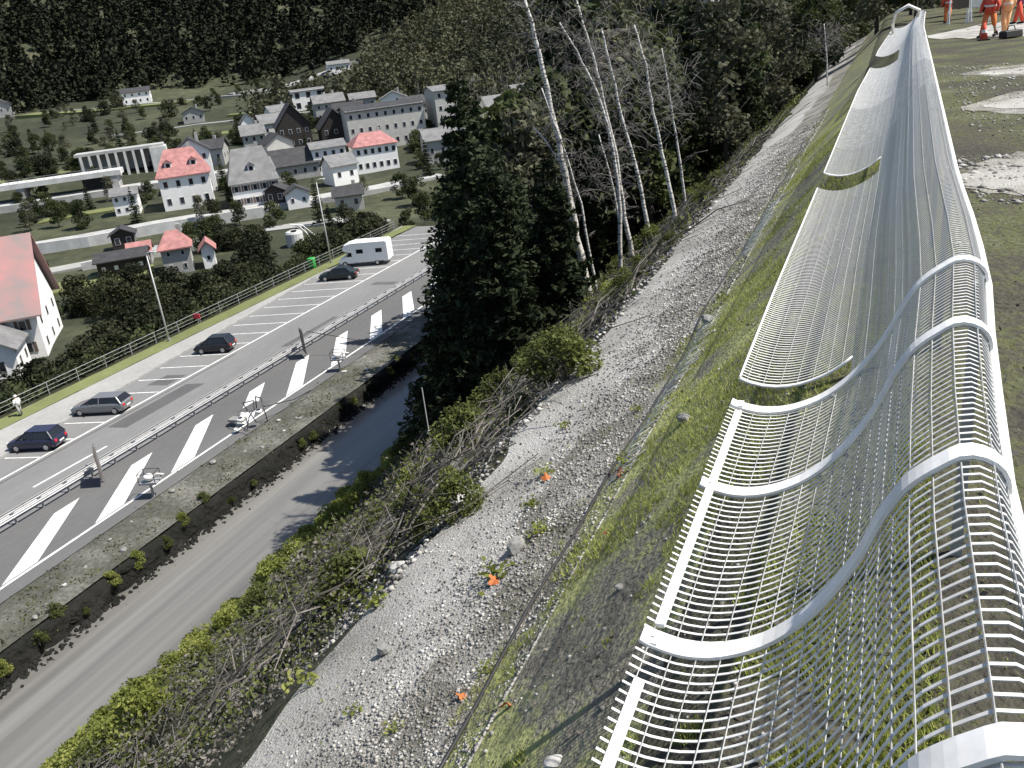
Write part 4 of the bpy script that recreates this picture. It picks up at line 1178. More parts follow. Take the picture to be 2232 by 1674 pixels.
# ------------------------------------------------------------------ vehicles
def car(name, label, cat, x, y, rz, paint_, L=4.3, W=1.75, H=1.45, hatch=True, roof=None, bonnet=.24, group='cars parked in the slanted bays'):
    o = thing(name, label, cat, (x, y, -24.0), rz, group)
    hl = L / 2; W2 = W / 2
    # nose towards +x
    st = [(-hl, .45, .80, .82), (-hl + .12, .28, .92, .95), (-hl * .6, .22, .95, 1), (0, .2, .95, 1), (hl * (1 - bonnet * 2), .2, .93, 1), (hl * .72, .22, .84, .99), (hl - .15, .26, .72, .93), (hl, .4, .58, .78)]
    ring = []
    for (sx, zb, zt, wf) in st:
        w_ = W2 * wf
        ring.append([(sx, -w_ * .9, zb), (sx, -w_, zb + .15), (sx, -w_, zt - .18), (sx, -w_ * .93, zt - .03), (sx, -w_ * .6, zt + .02), (sx, w_ * .6, zt + .02), (sx, w_ * .93, zt - .03), (sx, w_, zt - .18), (sx, w_, zb + .15), (sx, w_ * .9, zb)])
    w = MB(); n = 10
    vs = [p for r_ in ring for p in r_]
    fs = [(i * n + j, i * n + (j + 1) % n, (i + 1) * n + (j + 1) % n, (i + 1) * n + j) for i in range(len(ring) - 1) for j in range(n)]
    fs += [tuple(range(n)), tuple(range((len(ring) - 1) * n, len(ring) * n))]
    w.add(vs, fs); w.build('body', M[paint_], o, smooth=False, bevel=.015)
    # greenhouse
    xb0 = -hl + .12 if hatch else -hl * .72; xt0 = xb0 + (.35 if hatch else .55); xt1 = hl * .12; xb1 = hl * (1 - bonnet * 2) + .02
    def house_(sc, zt, zb): return [(xb0, -W2 * .9 * sc, zb), (xb1, -W2 * .9 * sc, zb), (xt1, -W2 * .7 * sc, zt), (xt0, -W2 * .7 * sc, zt), (xb0, W2 * .9 * sc, zb), (xb1, W2 * .9 * sc, zb), (xt1, W2 * .7 * sc, zt), (xt0, W2 * .7 * sc, zt)]
    w = MB(); w.add(house_(1, H - .04, .93), [(0, 1, 2, 3), (7, 6, 5, 4), (0, 3, 7, 4), (1, 5, 6, 2), (3, 2, 6, 7), (0, 4, 5, 1)])
    w.build('window_glass', M['car_glass'], o, bevel=.02)
    w = MB(); w.box(xt0 - .05, xt1 + .08, -W2 * .72, W2 * .72, H - .045, H); w.build('roof', M[roof or paint_], o, bevel=.02)
    for sgn in (-1, 1):
        for (a, b) in (((xb0, .93), (xt0, H - .03)), ((xb1, .93), (xt1, H - .03)), ((hl * -.12, .93), (hl * -.14, H - .03))):
            w = MB(); w.bar((a[0], sgn * W2 * .915, a[1]), (b[0], sgn * W2 * .715, b[1]), .07, .05); w.build('pillar', M[paint_], o)
        for wx in (-hl + .78, hl - .82):
            w = MB(); w.lathe([(.2, -.1), (.31, -.09), (.32, 0), (.31, .09), (.2, .1)], 16, 'y', (wx, sgn * (W2 - .1), .32)); ty = w.build('wheel', M['tyre'], o, smooth=False)
            w = MB(); w.lathe([(.19, -.104), (.2, 0), (.19, .104)], 10, 'y', (wx, sgn * (W2 - .1), .32)); w.build('rim', M['rim'], ty)
        w = MB(); w.box(hl - .16, hl - .01, sgn * W2 * .62 - .16, sgn * W2 * .62 + .16, .52, .68); w.build('headlight', M['lamp_clear'], o, bevel=.02)
        w = MB(); w.box(-hl - .01, -hl + .1, sgn * W2 * .66 - .13, sgn * W2 * .66 + .13, .62, .84); w.build('tail_light', M['lamp_red'], o, bevel=.02)
        w = MB(); w.box(hl * .2, hl * .2 + .12, sgn * (W2 + .07) - .08, sgn * (W2 + .07) + .08, .95, 1.07); w.build('mirror', M['black'], o, bevel=.02)
    w = MB(); w.box(-hl - .02, -hl + .02, -.26, .26, .5, .61); w.build('number_plate', M['plate'], o)
    return o
NA = math.radians(180 + 14)
car('parked_car', 'navy blue hatchback parked closest to the camera in the slanted bays', 'car', -56.4, 40.2, NA, 'car_navy', 4.0, 1.75, 1.5)
car('parked_car', 'silver grey estate with a pale roof, second parked car from the near end', 'car', -56.6, 46.6, NA, 'car_grey', 4.6, 1.75, 1.42, True)
car('parked_car', 'black hatchback parked alone below the near street lamp', 'car', -56.7, 60.4, NA, 'car_dark', 3.7, 1.65, 1.5)
car('parked_car', 'low dark saloon parked in front of the white motorhome', 'car', -58.4, 84.6, NA, 'car_green', 4.6, 1.78, 1.4, False)

mh = thing('motorhome', 'white coachbuilt motorhome with overcab bulge parked at the far end of the bays', 'motorhome', (-58.6, 91.2, -24), NA)
L = 6.4; W2 = 1.12
w = MB(); w.prism([(-3.2, .55), (1.25, .55), (1.25, 1.75), (2.35, 1.95), (2.5, 2.25), (2.2, 2.75), (1.2, 2.95), (-3.0, 2.95), (-3.2, 2.8)], -W2, W2, 'y'); w.build('body', M['car_white'], mh, bevel=.06)
w = MB(); w.prism([(1.2, .4), (3.1, .4), (3.2, .75), (3.05, 1.05), (2.35, 1.2), (1.75, 1.93), (1.2, 1.93)], -.95, .95, 'y'); w.build('cab', M['car_white'], mh, bevel=.05)
w = MB(); w.add([(2.36, -.85, 1.24), (2.36, .85, 1.24), (1.83, .8, 1.88), (1.83, -.8, 1.88)], [(0, 1, 2, 3)])
ws = [(2.42, -.86, 1.24), (2.42, .86, 1.24), (1.9, .8, 1.9), (1.9, -.8, 1.9)]
w = MB(); w.add(ws + [(a - .1, b, c - .08) for a, b, c in ws], [(0, 1, 2, 3), (7, 6, 5, 4), (0, 4, 5, 1), (1, 5, 6, 2), (2, 6, 7, 3), (3, 7, 4, 0)]); w.build('windscreen', M['car_glass'], mh)
for s in (-1, 1):
    w = MB(); w.prism([(1.45, 1.25), (2.2, 1.22), (1.8, 1.75), (1.45, 1.75)], s * .94, s * .97, 'y'); w.build('cab_window', M['car_glass'], mh)
    for (a, b) in ((-.1, .75), (-2.5, -1.7)):
        w = MB(); w.box(a, b, min(s * W2, s * (W2 + .03)), max(s * W2, s * (W2 + .03)), 1.6, 2.1); w.build('side_window', M['car_glass'], mh, bevel=.01)
    w = MB(); w.lathe([(.2, -.11), (.34, -.1), (.35, 0), (.34, .1), (.2, .11)], 16, 'y', (2.45, s * .86, .35)); t_ = w.build('wheel', M['tyre'], mh)
    w = MB(); w.lathe([(.2, -.115), (.2, .115)], 10, 'y', (2.45, s * .86, .35)); w.build('rim', M['rim'], t_)
    w = MB(); w.lathe([(.2, -.11), (.34, -.1), (.35, 0), (.34, .1), (.2, .11)], 16, 'y', (-1.7, s * 1.0, .35)); t_ = w.build('wheel', M['tyre'], mh)
    w = MB(); w.lathe([(.2, -.115), (.2, .115)], 10, 'y', (-1.7, s * 1.0, .35)); w.build('rim', M['rim'], t_)
    w = MB(); w.box(3.1, 3.19, s * .7 - .14, s * .7 + .14, .72, .92); w.build('headlight', M['lamp_clear'], mh)
w = MB(); w.box(-1.2, -.5, -.3, .3, 2.955, 3.05); w.build('roof_vent', M['plate'], mh, bevel=.02)
w = MB(); w.box(-2.9, 1.0, -W2 - .12, -W2 - .005, 2.62, 2.8); w.build('awning_case', M['car_white'], mh, bevel=.02)
w = MB(); w.box(-1.0, -.35, -W2 - .025, -W2 - .004, .7, 2.3); w.build('door', M['plate'], mh)

# ------------------------------------------------------------------ buildings
R_40 = math.radians(40)
def house(label, x, y, w_, d, h, rh, wall='wall_white', roof='roof_grey', ridge='x', rz=None, win=None, cat='house', z=None, name='house', chim=True, over=.5, hip=0.0, win_m='window', winsize=(.9, 1.25), side_win=2, dormers=0, shut=False, group=None):
    """front centre at (x,y); local x along the front, -y towards the camera"""
    rz = math.radians(40) if rz is None else rz
    zz = g(x, y) if z is None else z
    o = thing(name, label, cat, (x, y, zz), rz, group)
    wl_ = MB()
    wl_.box(-w_ / 2, w_ / 2, 0, d, -1.5, h)
    wl = wl_.build('wall', M[wall], o)
    t = .18
    if ridge == 'x':
        A = [(-over, h - .12 * 1), (d / 2, h + rh), (d + over, h - .12), (d + over, h - .12 - t), (d / 2, h + rh - t), (-over, h - .12 - t)]
        if hip:
            e = over; m_ = w_ / 2
            vs = [(-m_ - e, -e, h - .1), (m_ + e, -e, h - .1), (m_ + e, d + e, h - .1), (-m_ - e, d + e, h - .1), (-m_ + hip, d / 2, h + rh), (m_ - hip, d / 2, h + rh),
                  (-m_ - e, -e, h - .3), (m_ + e, -e, h - .3), (m_ + e, d + e, h - .3), (-m_ - e, d + e, h - .3)]
            q = MB(); q.add(vs, [(0, 1, 5, 4), (1, 2, 5), (2, 3, 4, 5), (3, 0, 4), (6, 7, 1, 0), (7, 8, 2, 1), (8, 9, 3, 2), (9, 6, 0, 3), (9, 8, 7, 6)])
            rf = q.build('roof', M[roof], o)
        else:
            q = MB(); q.prism(A, -w_ / 2 - over, w_ / 2 + over, 'x'); rf = q.build('roof', M[roof], o)
            for s in (-1, 1):
                q = MB(); q.prism([(0.02, h), (d / 2, h + rh - .3), (d - .02, h)], s * w_ / 2 - (.2 if s > 0 else 0), s * w_ / 2 + (.2 if s < 0 else 0), 'x')
                q.build('gable', M[wall], o)
    else:
        A = [(-w_ / 2 - over, h - .12), (0, h + rh), (w_ / 2 + over, h - .12), (w_ / 2 + over, h - .12 - t), (0, h + rh - t), (-w_ / 2 - over, h - .12 - t)]
        q = MB(); q.prism(A, -over, d + over, 'y'); rf = q.build('roof', M[roof], o)
        for y_ in (0.0, d - .2):
            q = MB(); q.prism([(-w_ / 2 + .02, h), (0, h + rh - .3), (w_ / 2 - .02, h)], y_, y_ + .2, 'y'); q.build('gable', M[wall], o)
    if chim:
        q = MB(); q.box(w_ * .18, w_ * .18 + .7, d * .5, d * .5 + .7, h + rh * .3, h + rh + .8); q.build('chimney', M['concrete'], rf)
    cols, rows = win or (max(2, int(w_ / 2.6)), max(1, int(h / 2.9)))
    ww, wh = winsize
    for r_ in range(rows):
        zc = h * (r_ + .55) / rows
        for c in range(cols):
            xc = -w_ / 2 + w_ * (c + .5) / cols
            q = MB(); q.box(xc - ww / 2, xc + ww / 2, -.06, .02, zc - wh / 2, zc + wh / 2); wi = q.build('window', M['frame'], o)
            q = MB(); q.box(xc - ww / 2 + .08, xc + ww / 2 - .08, -.075, -.055, zc - wh / 2 + .08, zc + wh / 2 - .08); q.build('pane', M[win_m], wi)
            if shut:
                for s in (-1, 1):
                    q = MB(); q.box(xc + s * (ww / 2 + .22) - .2, xc + s * (ww / 2 + .22) + .2, -.08, -.03, zc - wh / 2, zc + wh / 2); q.build('shutter', M['shutter'], wi)
        for c in range(side_win):
            yc = d * (c + .5) / side_win
            q = MB(); q.box(w_ / 2 - .02, w_ / 2 + .06, yc - ww / 2, yc + ww / 2, zc - wh / 2, zc + wh / 2); wi = q.build('window', M['frame'], o)
            q = MB(); q.box(w_ / 2 + .055, w_ / 2 + .075, yc - ww / 2 + .08, yc + ww / 2 - .08, zc - wh / 2 + .08, zc + wh / 2 - .08); q.build('pane', M[win_m], wi)
    for k in range(dormers):
        xc = -w_ / 2 + w_ * (k + .5) / dormers; yd = d * .14; zb = h + rh * .28 if ridge == 'x' else h
        q = MB(); q.box(xc - .7, xc + .7, yd, yd + 2.2, zb, zb + 1.3); dm = q.build('dormer', M[wall], o)
        q = MB(); q.prism([(xc - .95, zb + 1.3), (xc, zb + 2.0), (xc + .95, zb + 1.3)], yd - .25, yd + 2.6, 'y'); q.build('dormer_roof', M[roof], dm)
        q = MB(); q.box(xc - .4, xc + .4, yd - .05, yd + .02, zb + .25, zb + 1.1); q.build('pane', M['window'], dm)
    return o

house('cream villa with bright red mansard roof and small dormers', -138.6, 150.6, 10.4, 10, 7.2, 5.2, 'wall_white', 'roof_red', 'x', win=(4, 2), hip=2.2, dormers=2, winsize=(.95, 1.4), side_win=3)
house('low white annex left of the red roofed villa', -150.0, 144.2, 5.0, 6, 4.4, 1.2, 'wall_white', 'roof_grey', 'x', win=(3, 2), winsize=(.7, .9), chim=False)
house('white house behind the red roofed villa, only its gable showing', -150.5, 168, 8, 8, 9.5, 3, 'wall_white', 'roof_dark', 'y', win=(3, 3))
house('white house with large steep grey roof right of the red roofed villa', -121.3, 151.7, 9.6, 13, 5.2, 6.4, 'wall_white', 'roof_grey', 'x', win=(5, 2), hip=1.5, dormers=1, shut=True)
house('small plain white hut with one door near the steep grey roof', -110.8, 151.2, 4.6, 5, 3.2, 1.4, 'wall_white', 'roof_dark', 'y', win=(2, 1), chim=False, winsize=(.7, .9))
house('white two storey block at the right end of the dark hall', -124.0, 185.0, 8, 9, 6.6, 1.2, 'wall_white', 'roof_grey', 'x', win=(4, 2), chim=False)
house('long hall with a broad black roof in the village centre', -131.5, 178.5, 14, 12, 3.6, 3.4, 'wall_grey', 'roof_dark', 'x', win=(6, 1), chim=False)
house('white house with small red gable roof before the big beige works', -112.8, 188.0, 10.2, 10, 6.4, 2.6, 'wall_white', 'roof_red', 'x', win=(6, 2), hip=2.5)
house('huge beige works building with rows of windows behind the village', -124.0, 214.5, 21, 14, 10.5, 1.0, 'wall_beige', 'roof_dark', 'x', win=(9, 3), side_win=4, chim=False, cat='building', name='works_building')
house('paler tall wing joined to the right of the beige works', -109.5, 224.5, 8, 12, 13, 1.0, 'wall_beige', 'roof_grey', 'x', win=(3, 4), chim=False, cat='building', name='works_building')
house('black timber chalet with steep dark gable in the upper village', -150.0, 209.0, 9, 11, 6, 6, 'wood_dark', 'roof_dark', 'y', win=(4, 2), chim=False)
house('second black timber chalet right of the first one', -140.0, 214.0, 8, 10, 5, 5, 'wood_dark', 'roof_dark', 'y', win=(3, 2), chim=False)
house('grey slab villa left of the black chalets', -160.0, 204.0, 6, 7, 5, 2.5, 'wall_grey', 'roof_grey', 'x', win=(3, 2))
house('tiny white gabled chapel on the meadow above the village', -187.6, 237.6, 4.5, 6, 3.5, 3, 'wall_white', 'roof_grey', 'y', win=(1, 1), chim=False)
house('white modern block with big openings high above the village', -211.0, 307.6, 13, 10, 7.5, .6, 'wall_white', 'roof_grey', 'x', win=(3, 2), chim=False, winsize=(1.8, 2.2))
house('lone white house below the forest edge, left', -335.5, 346.3, 13, 9, 5.5, 2, 'wall_white', 'roof_dark', 'x', win=(4, 2))
house('small white house beside the climbing track, highest of all', -248.3, 392.1, 10.5, 8, 4.5, 1.5, 'wall_white', 'roof_grey', 'x', win=(4, 1))
house('large near house with weathered red tiled roof cut by the left edge', -104.0, 63.1, 27, 13, 5.6, 8.6, 'wall_white', 'roof_oldred', 'x', win=(8, 2), over=.9, dormers=0, side_win=3, shut=True, z=-30.0)
house('white gabled outbuilding in front of the large red roofed house', -93.0, 63.0, 7, 6, 4.2, 2.4, 'wall_white', 'roof_grey', 'y', win=(2, 1), z=-30.6)
house('low dark timber barn with a row of small lit windows', -113.3, 104.8, 7.6, 6, 3.0, .9, 'wood_dark', 'roof_dark', 'x', win=(4, 1), chim=False, win_m='frame', winsize=(.6, .7))
house('small house with orange red gable roof behind the barn', -115.0, 110.6, 3.2, 4, 2.2, 1.5, 'wall_grey', 'roof_red', 'x', win=(2, 1), chim=False)
house('small grey house with pink red hipped roof among the bushes', -104.0, 107.2, 4.4, 5, 4.2, 2.4, 'wall_grey', 'roof_red', 'x', win=(2, 2), hip=1.3, winsize=(.6, .8))
house('narrow shed with red and white wall among the bushes', -100.5, 110.5, 1.9, 4, 3.2, 1.4, 'wall_white', 'roof_red', 'y', win=(1, 1), chim=False, winsize=(.6, .8))
house('pale house half hidden behind the trees right of the works', -96.0, 232.0, 11, 9, 8, 2.5, 'wall_white', 'roof_grey', 'x', win=(4, 3))
house('white house between bare twigs high on the right', -98.0, 262.0, 14, 9, 6, 2, 'wall_white', 'roof_grey', 'x', win=(6, 2))
house('grey house behind the white slab villa row', -172, 262, 10, 9, 6, 2.5, 'wall_grey', 'roof_grey', 'x', win=(4, 2))
house('white house at the very left below the forest', -420, 330, 12, 9, 5.5, 3, 'wall_white', 'roof_grey', 'x', win=(4, 2))
house('white house at the top edge behind the birch crowns', -60.0, 372.0, 14, 9, 7, 3, 'wall_white', 'roof_grey', 'y', win=(4, 2))

for i, (x, y, w_, d, h, rh, wa, ro, lb) in enumerate([
    (-131, 166, 7, 7, 5, 2.4, 'wall_grey', 'roof_grey', 'grey house squeezed between the villa and the black hall'), (-112, 172, 6, 6, 4.5, 2.2, 'wall_white', 'roof_grey', 'white house behind the hut with a grey gable roof'),
    (-165, 190, 8, 7, 4.6, 2.2, 'wall_grey', 'roof_dark', 'grey house right of the pillared gallery'), (-146, 196, 7, 7, 5, 2.5, 'wall_beige', 'roof_dark', 'beige house below the black chalets'),
    (-99, 196, 8, 8, 5.5, 2.4, 'wall_grey', 'roof_grey', 'grey house below the beige works at its right end'), (-170, 228, 8, 8, 4.5, 2.5, 'wall_beige', 'roof_grey', 'beige house left above the black chalets'),
    (-152, 240, 9, 8, 5, 2.5, 'wall_white', 'roof_dark', 'white house with dark roof above the chalets'), (-133, 250, 8, 8, 5, 2.4, 'wall_grey', 'roof_dark', 'grey house with dark roof above the beige works'),
    (-196, 268, 8, 7, 4, 2, 'wall_white', 'roof_grey', 'white cottage left of the high white block'), (-176, 290, 9, 7, 4.5, 2, 'wall_grey', 'roof_grey', 'grey cottage below the high white block'),
    (-155, 275, 9, 7, 5, 2.2, 'wall_white', 'roof_grey', 'white cottage on the slope over the works'), (-117, 152, 4, 4, 3, 1.2, 'wood_dark', 'roof_dark', 'black garden shed left of the white hut'),
    (-98, 150, 5.5, 5, 3.2, 1.6, 'wall_beige', 'roof_dark', 'beige shed right of the white hut'), (-130, 122, 4, 4, 2.8, 1.2, 'wood_dark', 'roof_dark', 'dark shed below the retaining wall'),
    (-250, 285, 8, 7, 4, 2, 'wall_grey', 'roof_dark', 'grey barn on the upper left slope'), (-395, 318, 11, 8, 5, 3, 'wall_grey', 'roof_dark', 'grey farmhouse below the forest at the far left')]):
    house(lb, x, y, w_, d, h, rh, wa, ro, random.choice('xy'), chim=i % 2 == 0, rz=R_40 + random.uniform(-.3, .3))

# gallery with pillars
DX = Vector((.77, .64, 0)); NR = Vector((-.64, .77, 0)); R40 = math.atan2(.64, .77)
ga = thing('pillared_gallery', 'grey concrete gallery with slanted pillars on the hillside', 'gallery', (-184.6, 179.9, g(-184.6, 179.9)), R40)
w = MB(); w.box(-11, 11, -.5, 6, 5.6, 6.3); w.build('roof_slab', M['concrete'], ga)
w = MB(); w.box(-11, 11, 5, 6, -2, 5.6); w.build('back_wall', M['concrete'], ga)
for i in range(10):
    xx = -9.6 + i * 2.15
    w = MB(); w.prism([(-1.6, -1), (-.7, -1), (.2, 5.6), (-.5, 5.6)], xx - .3, xx + .3, 'x'); w.build('pillar', M['concrete_pale'] if i > 6 else M['concrete'], ga)
w = MB(); w.box(7.5, 11.5, -1.5, 5, -1, 5.7); w.build('end_block', M['concrete_pale'], ga)

# railway bridge and long walls
br = thing('railway_bridge', 'white concrete railway bridge beam over a black underpass', 'bridge', (-183.0, 160.5, g(-183, 160.5)), R40 - .02)
w = MB(); w.box(-16, 12, -1, 6, 4.0, 5.2); w.build('deck', M['concrete_pale'], br)
for a in (-12, 9.4): 
    w = MB(); w.box(a, a + 1.6, -.8, 5.8, -2, 4.0); w.build('pier', M['concrete'], br)
w = MB(); w.box(2, 9.4, 4.5, 5.8, -2, 4.0); w.build('back_wall', M['roof_dark'], br)
w = MB()
for i in range(14): w.bar((-15 + i * 2, -.9, 5.2), (-15 + i * 2, -.9, 6.2), .08)
w.bar((-16, -.9, 6.15), (12, -.9, 6.15), .1); w.build('parapet_rail', M['galv'], br)

def ribbon(name, pts, wd, m, label, lift=.35, kind='structure', slope_follow=True, height=0.0, cat=None):
    """a road, track bed or wall following the ground along pts"""
    w = MB(); P_ = []
    for (a, b) in zip(pts, pts[1:]):
        nseg = max(2, int(math.hypot(a[0] - b[0], a[1] - b[1]) / 6))
        for i in range(nseg): P_.append((a[0] + (b[0] - a[0]) * i / nseg, a[1] + (b[1] - a[1]) * i / nseg))
    P_.append(pts[-1]); V = []
    for i, p in enumerate(P_):
        a = P_[max(0, i - 1)]; b = P_[min(len(P_) - 1, i + 1)]
        d = Vector((b[0] - a[0], b[1] - a[1], 0)).normalized(); n = Vector((-d.y, d.x, 0))
        z = max(g(p[0] + n.x * s * wd / 2, p[1] + n.y * s * wd / 2) for s in (-1, 0, 1)) + lift + height
        for s, dz in ((-1, 0), (1, 0), (1, -3 - height), (-1, -3 - height)):
            V.append((p[0] + n.x * s * wd / 2, p[1] + n.y * s * wd / 2, z + dz))
    k = len(P_)
    F = [(4 * i + j, 4 * i + (j + 1) % 4, 4 * (i + 1) + (j + 1) % 4, 4 * (i + 1) + j) for i in range(k - 1) for j in range(4)] + [(0, 1, 2, 3), (4 * k - 4, 4 * k - 3, 4 * k - 2, 4 * k - 1)]
    w.add(V, F); o = w.build(name, M[m])
    return tag(o, label, cat, None, kind if not cat else None)
ribbon('village_road', [(-166, 108), (-140, 130), (-124, 146), (-106, 160), (-92, 178)], 6.5, 'concrete', 'grey village road sweeping past the villas', .25)
ribbon('low_road', [(-140, 100), (-128, 112), (-120, 124), (-113, 134), (-96, 140), (-84, 138)], 5, 'paving', 'lower pale lane behind the barn', .2)
ribbon('retaining_wall', [(-158, 112), (-141, 124), (-127, 137), (-116, 146)], .5, 'concrete_pale', 'long pale retaining wall below the village road', .2, height=1.8, cat='wall')
ribbon('retaining_wall', [(-126, 108), (-112, 120)], .5, 'concrete_pale', 'short pale wall beside the dark barn', .2, height=1.2, cat='wall')
ribbon('railway_bed', [(-236, 110), (-206, 140), (-170, 172), (-150, 190), (-130, 204)], 7, 'concrete', 'railway bed running behind the villas', .4)
ribbon('field_path', [(-270, 262), (-230, 285), (-190, 300), (-150, 305), (-120, 290)], 4.5, 'paving', 'pale path across the upper slope', .3)
ribbon('field_path', [(-420, 300), (-350, 335), (-290, 352), (-262, 360)], 4.5, 'paving', 'pale path at the foot of the forest', .3)
ribbon('climbing_track', [(-289, 358), (-262, 397), (-225, 420), (-196, 452), (-170, 500), (-160, 540)], 9, 'concrete', 'light grey track climbing along the forest edge', .6)
ribbon('meadow_patch', [(-378, 318), (-330, 330), (-300, 342)], 16, 'meadow', 'bright meadow strip below the forest on the left', .15)
ribbon('meadow_patch', [(-213, 243), (-198, 256)], 12, 'meadow', 'bright meadow square above the village', .2)
ribbon('meadow_patch', [(-222, 166), (-206, 184), (-196, 196)], 9, 'meadow', 'meadow beside the pillared gallery', .2)
ribbon('meadow_patch', [(-172, 140), (-160, 150)], 6, 'meadow', 'small meadow under the railway bridge', .2)
ribbon('meadow_patch', [(-124, 94), (-110, 108)], 8, 'meadow', 'meadow in front of the dark barn', .2)
ribbon('meadow_patch', [(-245, 300), (-232, 306)], 8, 'meadow', 'meadow beside the high white block', .2)
ribbon('distant_road_deck', [(-54, 200), (-50, 214), (-41, 238), (-34, 252)], 9, 'concrete_pale', 'pale road deck glimpsed between the birches', 3.4, height=2.0, cat='bridge')
o = thing('road_fence', 'low rail along the distant road deck', 'railing', (-54.5, 206, -22))
w = MB()
for z in (.6, 1.1): w.bar((0, 0, z + 1.2), (8, 30, z + 1.2), .1)
w.build('rail', M['galv'], o)
for i in range(8):
    w = MB(); w.bar((8 * i / 7, 30 * i / 7, 0), (8 * i / 7, 30 * i / 7, 2.3), .12); w.build('post', M['galv'], o)

tk = thing('round_tank', 'round pale tank with a dark manhole among the bushes', 'tank', (-93.0, 123.7, -29.2))
w = MB(); w.lathe([(1.5, -.5), (1.5, 2.2), (1.3, 2.5), (.3, 2.8)], 20); w.build('shell', M['concrete_pale'], tk, smooth=False)
w = MB(); w.lathe([(.5, 2.62), (.5, 2.8)], 12, 'z', (.5, -.5, 0)); w.build('manhole', M['black'], tk)
tr_ = thing('steel_truss', 'curved white steel truss behind the motorhome', 'truss', (-86.5, 118.5, -29.5), R40)
for k in (0, 1.3):
    w = MB(); w.tube([(-2.4 + k, 0, 5.4 - k * .3), (-.4 + k * .3, 0, 4.9 - k), (1.2 - k * .6, 0, 3.0 - k * .5), (1.7 - k * .9, 0, 0)], .09, 6); w.build('chord', M['wall_white'], tr_)
for a, b in (((-1.6, 5.2), (-.6, 4.0)), ((-.4, 4.9), (.1, 3.4)), ((.6, 3.9), (.2, 2.2)), ((1.3, 2.6), (.4, 1.2)), ((1.6, 1.2), (.5, .2))):
    w = MB(); w.bar((a[0], 0, a[1]), (b[0], 0, b[1]), .09); w.build('brace', M['wall_white'], tr_)

# ------------------------------------------------------------------ trees in the valley
HS = [(o_.location.x, o_.location.y) for o_ in bpy.data.objects if o_.get('category') in ('house', 'building', 'gallery', 'bridge', 'tank', 'truss') and o_.location.length > 5]
def free(x, y, rad=9.0, front=26.0):
    for hx, hy in HS:
        dx, dy = x - hx, y - hy
        L_ = math.hypot(hx, hy); ux, uy = -hx / L_, -hy / L_
        al = dx * ux + dy * uy; pe = abs(-dx * uy + dy * ux)
        if -10 < al < front and pe < rad: return False
    return True
for i, (x, y) in enumerate(scatter(125, (-108, -68), (28, 128), 3.2, 101, lambda x, y: (x > -82 or free(x, y, 6.5, 12)) and -0.64 * x + .77 * y < 178 and (x > -84 or (x + 100) ** 2 + (y - 64) ** 2 > 420))):
    s = random.uniform(.85, 1.4) if x < -74 else random.uniform(.7, 1.05)
    tree(random.choice('eeeffh'), x, y, s, 'tree below the steel railing', 'bushy trees between railing and village')
def vill(x, y):
    s = -.64 * x + .77 * y
    return 150 < s < 300 and free(x, y, 5.5, 11)
for i, (x, y) in enumerate(scatter(228, (-250, -70), (60, 260), 3.8, 102, vill)):
    k = random.choice('efhabcpqab')
    tree(k, x, y, random.uniform(.8, 1.4) if k in 'efh' else random.uniform(.4, .75), 'garden tree between the village houses', 'trees around the village')
for i, (x, y) in enumerate(scatter(190, (-360, -60), (170, 380), 6.0, 103, lambda x, y: 262 < -.64 * x + .77 * y < 470 and free(x, y, 8, 30))):
    k = random.choice('efhabcdpbd')
    tree(k, x, y, random.uniform(.8, 1.6) if k in 'efh' else random.uniform(.4, .8), 'tree scattered on the slope above the village', 'trees on the upper valley slope')

# far forest as one mass each: merged crown clumps
def far_forest(name, pts, h0, h1, w0, leaf, mtl, per, label, seed, conical=True):
    rng = np.random.default_rng(seed); C = []
    for x, y in pts:
        h = rng.uniform(h0, h1); w_ = rng.uniform(.8, 1.2) * w0
        t = rng.uniform(0, 1, per); a = rng.uniform(0, 6.283, per)
        if conical: r = w_ / 2 * (1 - t) ** .8 * rng.uniform(.75, 1.05, per) + .1
        else: r = w_ / 2 * np.sin(np.pi * np.clip(.2 + .78 * t, 0, 1)) ** .6 * rng.uniform(.7, 1.05, per)
        z = g(x, y) + h * (.05 + .95 * t)
        C.append(np.stack([x + r * np.cos(a), y + r * np.sin(a), z], 1))
    V, F = cards(np.concatenate(C), leaf, rng, .7)
    return tag(obj(name, mesh_np(name, V, F, mtl)), label, kind='stuff')
rng = np.random.default_rng(201)
P_ = []
while len(P_) < 4600:
    x, y = rng.uniform(-860, -60), rng.uniform(120, 800)
    s = -.64 * x + .77 * y
    if s < 505 + 8 * math.sin(x * .05): continue
    if s > 860 or y + .35 * x > 420 + .25 * -x: continue
    if rng.uniform() > min(1, 620 / s): continue
    P_.append((x, y))
far_forest('mountain_forest', P_, 9, 17, 7.0, 2.6, M['forest'], 60, 'dark conifer forest covering the mountainside at the top', 202)
P_ = []
while len(P_) < 3000:
    x, y = rng.uniform(-230, 120), rng.uniform(190, 560)
    q = y + .35 * x; s = -.64 * x + .77 * y
    if q < 205 or s > 520: continue
    if -70 < x < -25 and y < 262: continue
    if rng.uniform() > (1.0 if q > 260 else .55) * min(1, 300 / (q)) : continue
    if not free(x, y, 9, 60): continue
    P_.append((x, y))
far_forest('valley_head_forest', P_, 7, 15, 7.5, 1.5, M['forest2'], 90, 'grey green leafless and mixed wood covering the valley head', 203, False)
w = MB(); rr = random.Random(205)
